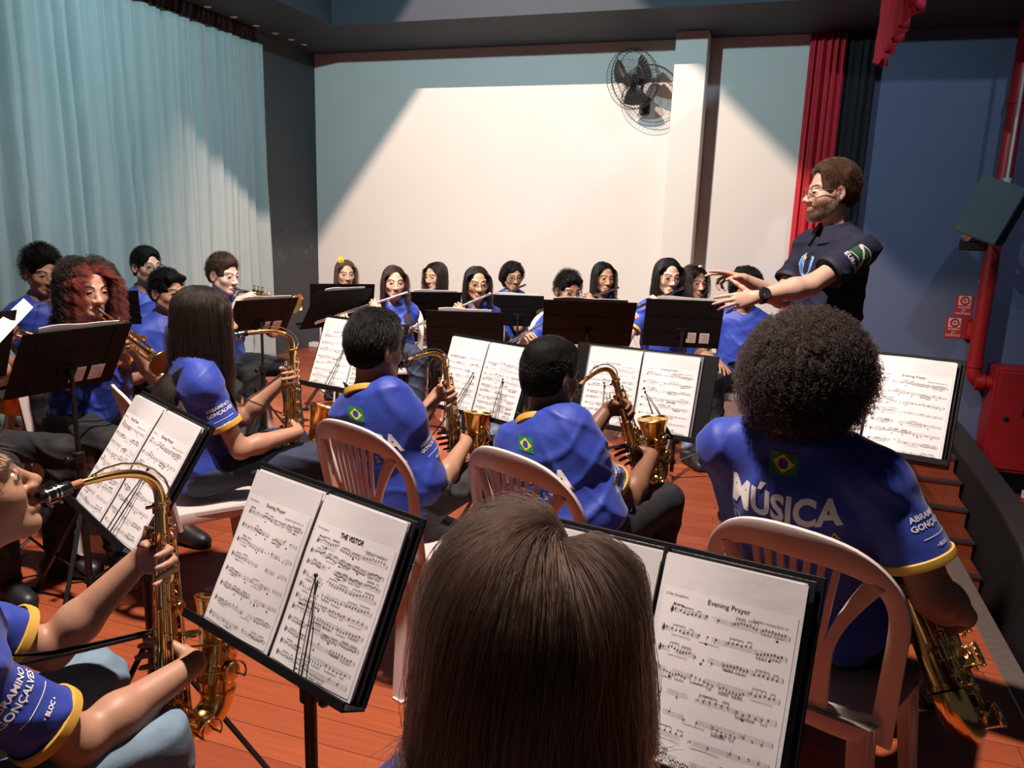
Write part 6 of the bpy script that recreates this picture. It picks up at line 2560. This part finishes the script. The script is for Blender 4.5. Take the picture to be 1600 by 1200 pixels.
# the conductor
def pr_crest(so, bv, J):
    c = J['nb'] - J['up'] * .135 + J['fwd'] * .4 + J['right'] * .012
    M = frame(c, -J['right'], J['up'], J['fwd'])
    w, h, n = .085, .105, 22
    xs, ys = np.linspace(-.5, .5, n + 1), np.linspace(-.5, .5, n + 1)

    def inside(x, y, k):
        half = .48 if y > -.02 else .48 * math.sqrt(max(0, 1 - ((y + .02) / .48) ** 2))
        top = .40 + .09 * math.cos(x * 2 * PI) * (abs(x) < .5)
        return abs(x) < half * k and y < top * (k if k < 1 else 1) and y > -.5 * k
    V = [(x * w, y * h) for x in xs for y in ys]
    fs, mi = [], []
    for i in range(n):
        for j in range(n):
            x, y = (xs[i] + xs[i + 1]) / 2, (ys[j] + ys[j + 1]) / 2
            if not inside(x, y, 1.0):
                continue
            k = 0 if not inside(x, y, .84) else 1
            if k == 1 and y > .16 and abs(x) < .2:
                k = 2
            if k == 1 and (abs(abs(x) - .12 - .1 * math.sin(y * 9)) < .04):
                k = 0
            fs.append((i * (n + 1) + j, (i + 1) * (n + 1) + j, (i + 1) * (n + 1) + j + 1, i * (n + 1) + j + 1))
            mi.append(k)
    decal('crest', so, bv, np.array(V), fs, M, ['crest_pale', 'crest_blue', 'flag_yellow'], mi=mi)


def pr_patch(so, bv, J):
    a, e = J['sh']['L'], J['el']['L']
    ax = unit(e - a)
    out = np.array([-1, -.1, .1])
    out = unit(out - ax * (out @ ax))
    x = np.cross(-ax, out)
    M = frame(a + (e - a) * .22 + out * .3, x, -ax, out)
    V, fs, mi = [], [], []
    n = 16
    for i in range(n + 1):
        for j in range(n + 1):
            V.append((-.045 + .09 * i / n, -.022 + .055 * j / n + .012 * math.sin(PI * i / n)))
    for i in range(n):
        for j in range(n):
            fs.append((i * (n + 1) + j, (i + 1) * (n + 1) + j, (i + 1) * (n + 1) + j + 1, i * (n + 1) + j + 1))
            k = 0
            if j in (0, n - 1) or abs(j - (n - 2 - i * .9)) < 1.2:
                k = 1
            mi.append(k)
    decal('sleeve_patch', so, bv, np.array(V), fs, M, ['patch_green', 'print_white'], mi=mi)
    v, f = text_mesh('EUROPE', .026, .0006, 1.05, .008)
    decal('lettering', so, bv, v + np.array([0, -.036]), f, M, 'print_white')


W_L, W_R = at(1182, 464, 3.08), at(1162, 436, 3.36)
root, J = person('person conducting, bearded man in navy polo shirt with arms outstretched', at(1298, 301, 3.35), (-.93, -.28), (-1.0, .03, -.02), FAIR,
                 dict(style='short', col='brown', n=6000, len=.022, top=.010, comb=(.1, .2, .2), lift=.4, rad=.0006, beard_col='brown', recede=.034), h=.0042, seed=51, stand=True, build=1.18, shoulder=.18,
                 shirt='shirt_navy', trim='trim_dark', trousers='denim_dark', beard=((.10, .052, .034), .80), glasses='glasses_wire', brow=(.09, .05, .035), lean=.05,
                 hands={'L': (W_L, (-.92, -.02, -.22), (-.05, -.92, .35), (.18, .22, .28, .40), (.9, .1)),
                        'R': (W_R, (-.95, .05, .16), (.18, .45, .85), (.12, .2, .75, .9), (.5, .8))},
                 elbow={'L': (.8, -.25, -1.0), 'R': (.8, .3, -1.0)}, prints=(pr_crest, pr_patch), neckline=False, sleeve=.66)
so = [c for c in root.children if c.name.startswith('shirt')][0]
# polo collar with its placket
b = MB()
nb, up, fw, rt_ = J['nb'], J['up'], J['fwd'], J['right'] if 'right' in J else np.array([1.0, 0, 0])
t = np.linspace(PI / 2 + .22, PI / 2 + 2 * PI - .22, 40)
G = np.zeros((40, 4, 3))
for i, a in enumerate(t):
    front = max(0, math.sin(a))
    for j, (dr, dz) in enumerate(((.003, .040), (.009, .044), (.024, .012), (.036 + .012 * front, -.012 - .020 * front))):
        G[i, j] = nb + up * (dz + .004 - .022 * front) + rt_ * (.064 + dr) * math.cos(a) + fw * ((.062 + dr) * math.sin(a) + .004)
b.grid(G, thick=.004)
link('polo_collar', b.mesh('polo_collar', 'shirt_navy'), so)
b = MB()
bv = bvh_of(so)
pts = []
for d_ in np.linspace(.035, .17, 10):
    hit, _, _, _ = bv.ray_cast(Vector((nb - up * d_ + fw * .4).tolist()), Vector((-fw).tolist()), .6)
    if hit:
        pts.append(np.array(hit) + fw * .001)
b.strip(pts, rt_, .032, .004)
for p in pts[1::4]:
    b.ball(p + fw * .003, .005, 8)
link('placket', b.mesh('placket', 'shirt_navy'), so)
# wristwatch on the near wrist
w, f, d, cu, th = J['targets']['L']
e = J['el']['L']
ax = unit(w - e)
c = w - ax * .022
dd = unit(np.array(d) - ax * (np.array(d) @ ax))
wt = band('wristwatch', 'strap_web', root, c, ax, .031, .029, .024, .004)
q = MB()
M = frame(c + dd * .031, np.cross(ax, dd), ax, dd)
q.lathe([(.018, -.004), (.0235, -.003), (.0245, .006), (.022, .010), (.020, .0095), (.0005, .0092)], 24, 0, M)
q.rod(tp(M, (.024, 0, .004)), tp(M, (.029, 0, .004)), .003, 8)
link('watch_case', q.mesh('watch_case', 'fan_black'), wt)
q = MB()
for a, l in ((.6, .012), (2.4, .016)):
    q.rod(tp(M, (0, 0, .0105)), tp(M, (l * math.cos(a), l * math.sin(a), .0105)), .0009, 6)
for k in range(12):
    a = k * PI / 6
    q.rod(tp(M, (.016 * math.cos(a), .016 * math.sin(a), .0102)), tp(M, (.0185 * math.cos(a), .0185 * math.sin(a), .0102)), .0008, 5)
link('watch_hands', q.mesh('watch_hands', 'nickel'), wt)
# ---------------------------------------------------------------- light
w = bpy.data.worlds.new('hall')
SC.world = w
w.use_nodes = True
w.node_tree.nodes['Background'].inputs[0].default_value = (.80, .86, 1.0, 1)
w.node_tree.nodes['Background'].inputs[1].default_value = .05


def spot(name, p, target, energy, col, angle, blend=.15, size=.04):
    l = bpy.data.lights.new(name, 'SPOT')
    l.energy, l.color, l.spot_size, l.spot_blend, l.shadow_soft_size = energy, col, math.radians(angle), blend, size
    o = bpy.data.objects.new(name, l)
    COL.objects.link(o)
    d = Vector(np.array(target) - np.array(p))
    o.matrix_world = Matrix.Translation(p) @ d.to_track_quat('-Z', 'Y').to_matrix().to_4x4()
    return o


LB = rw(2.49, 4.6, 4.4)
spot('stage_lamp_warm', LB, rw(2.6, .8, 1.0), 1300, (1.0, .755, .63), 79, .45, .008)
spot('stage_lamp_cool', rw(2.7, 4.4, 3.5), rw(1.5, .4, 2.0), 430, (.50, .82, .92), 150, .6, .03)
spot('stage_lamp_front', rw(3.8, 6.0, 4.6), rw(3.95, 5.3, .9), 1500, (1.0, .83, .75), 98, .9, .08)
spot('stage_lamp_row', rw(4.6, 5.6, 4.6), rw(3.0, 2.6, .6), 420, (1.0, .84, .74), 58, .8, .06)
spot('side_lamp', rw(5.6, 4.9, 3.9), rw(1.9, 4.5, 1.0), 360, (1.0, .86, .76), 50, .8, .05)
spot('hall_lamp', rw(6.5, 4.3, 4.4), rw(6.6, 0, .4), 170, (.62, .76, 1.0), 100, .5, .06)


# barn doors of the warm lamp cut its beam left and right on the wall
def barn_door(p, wall_pts, out):
    A, B = [unit(q - p) for q in wall_pts]
    nn = unit(np.cross(A, B))
    o = nn * (1 if nn @ out > 0 else -1)
    m = unit(A + B)
    E = [p + A * .50, p + B * .50]
    H = [p + m * .08 + unit(A - B) * .2 + o * .24, p + m * .08 + unit(B - A) * .2 + o * .24]
    b = MB()
    b.grid(np.array([[E[0], E[1]], [H[0], H[1]]]), thick=.0015)
    return b


lamp = thing('stage_lantern', 'black stage lantern with barn doors hung above the orchestra', 'lamp')
d1 = barn_door(LB, (rw(1.50, 0, 3.13), rw(-.6, 0, .44)), -RU + np.array([0, 0, .7]))
link('barn_door', d1.mesh('barn_door', 'black_metal', smooth=False), lamp)
d2 = barn_door(LB, (rw(4.0, .0, 3.04), rw(6.2, 0, 1.05)), RU + np.array([0, 0, .7]))
link('barn_door', d2.mesh('barn_door', 'black_metal', smooth=False), lamp)
q = MB()
dl_ = unit(rw(2.6, .8, 1.0) - LB)
x_ = unit(np.cross(dl_, (0, 0, 1)))
q.lathe([(.11, -.34), (.12, -.33), (.12, -.06), (.11, -.055), (.0005, -.055)], 20, 0, frame(LB, x_, np.cross(dl_, x_), dl_))
q.rod(LB - dl_ * .2, LB - dl_ * .2 + np.array([0, 0, .62]), .016, 8)
link('housing', q.mesh('housing', 'black_metal'), lamp)
# ---------------------------------------------------------------- camera
cam = bpy.data.cameras.new('camera')
cam.sensor_width, cam.lens = 36.0, 36.0 * F_PX / 1600
cam.clip_start = .02
co = bpy.data.objects.new('camera', cam)
COL.objects.link(co)
M = np.eye(4)
M[:3, :3], M[:3, 3] = CAM_R, CAM_O
co.matrix_world = Matrix(M.tolist())
SC.camera = co
SC.view_settings.view_transform = 'Standard'
SC.view_settings.look = 'None'
SC.view_settings.gamma = 1.0
SC.view_settings.use_curve_mapping = False
SC.view_settings.exposure = 0.0
SC.cycles.use_denoising = True
SC.cycles.max_bounces = 6
SC.cycles.diffuse_bounces = 3
SC.cycles.glossy_bounces = 3
SC.cycles.transmission_bounces = 4
SC.cycles.caustics_reflective = False
SC.cycles.caustics_refractive = False
bpy.context.view_layer.update()
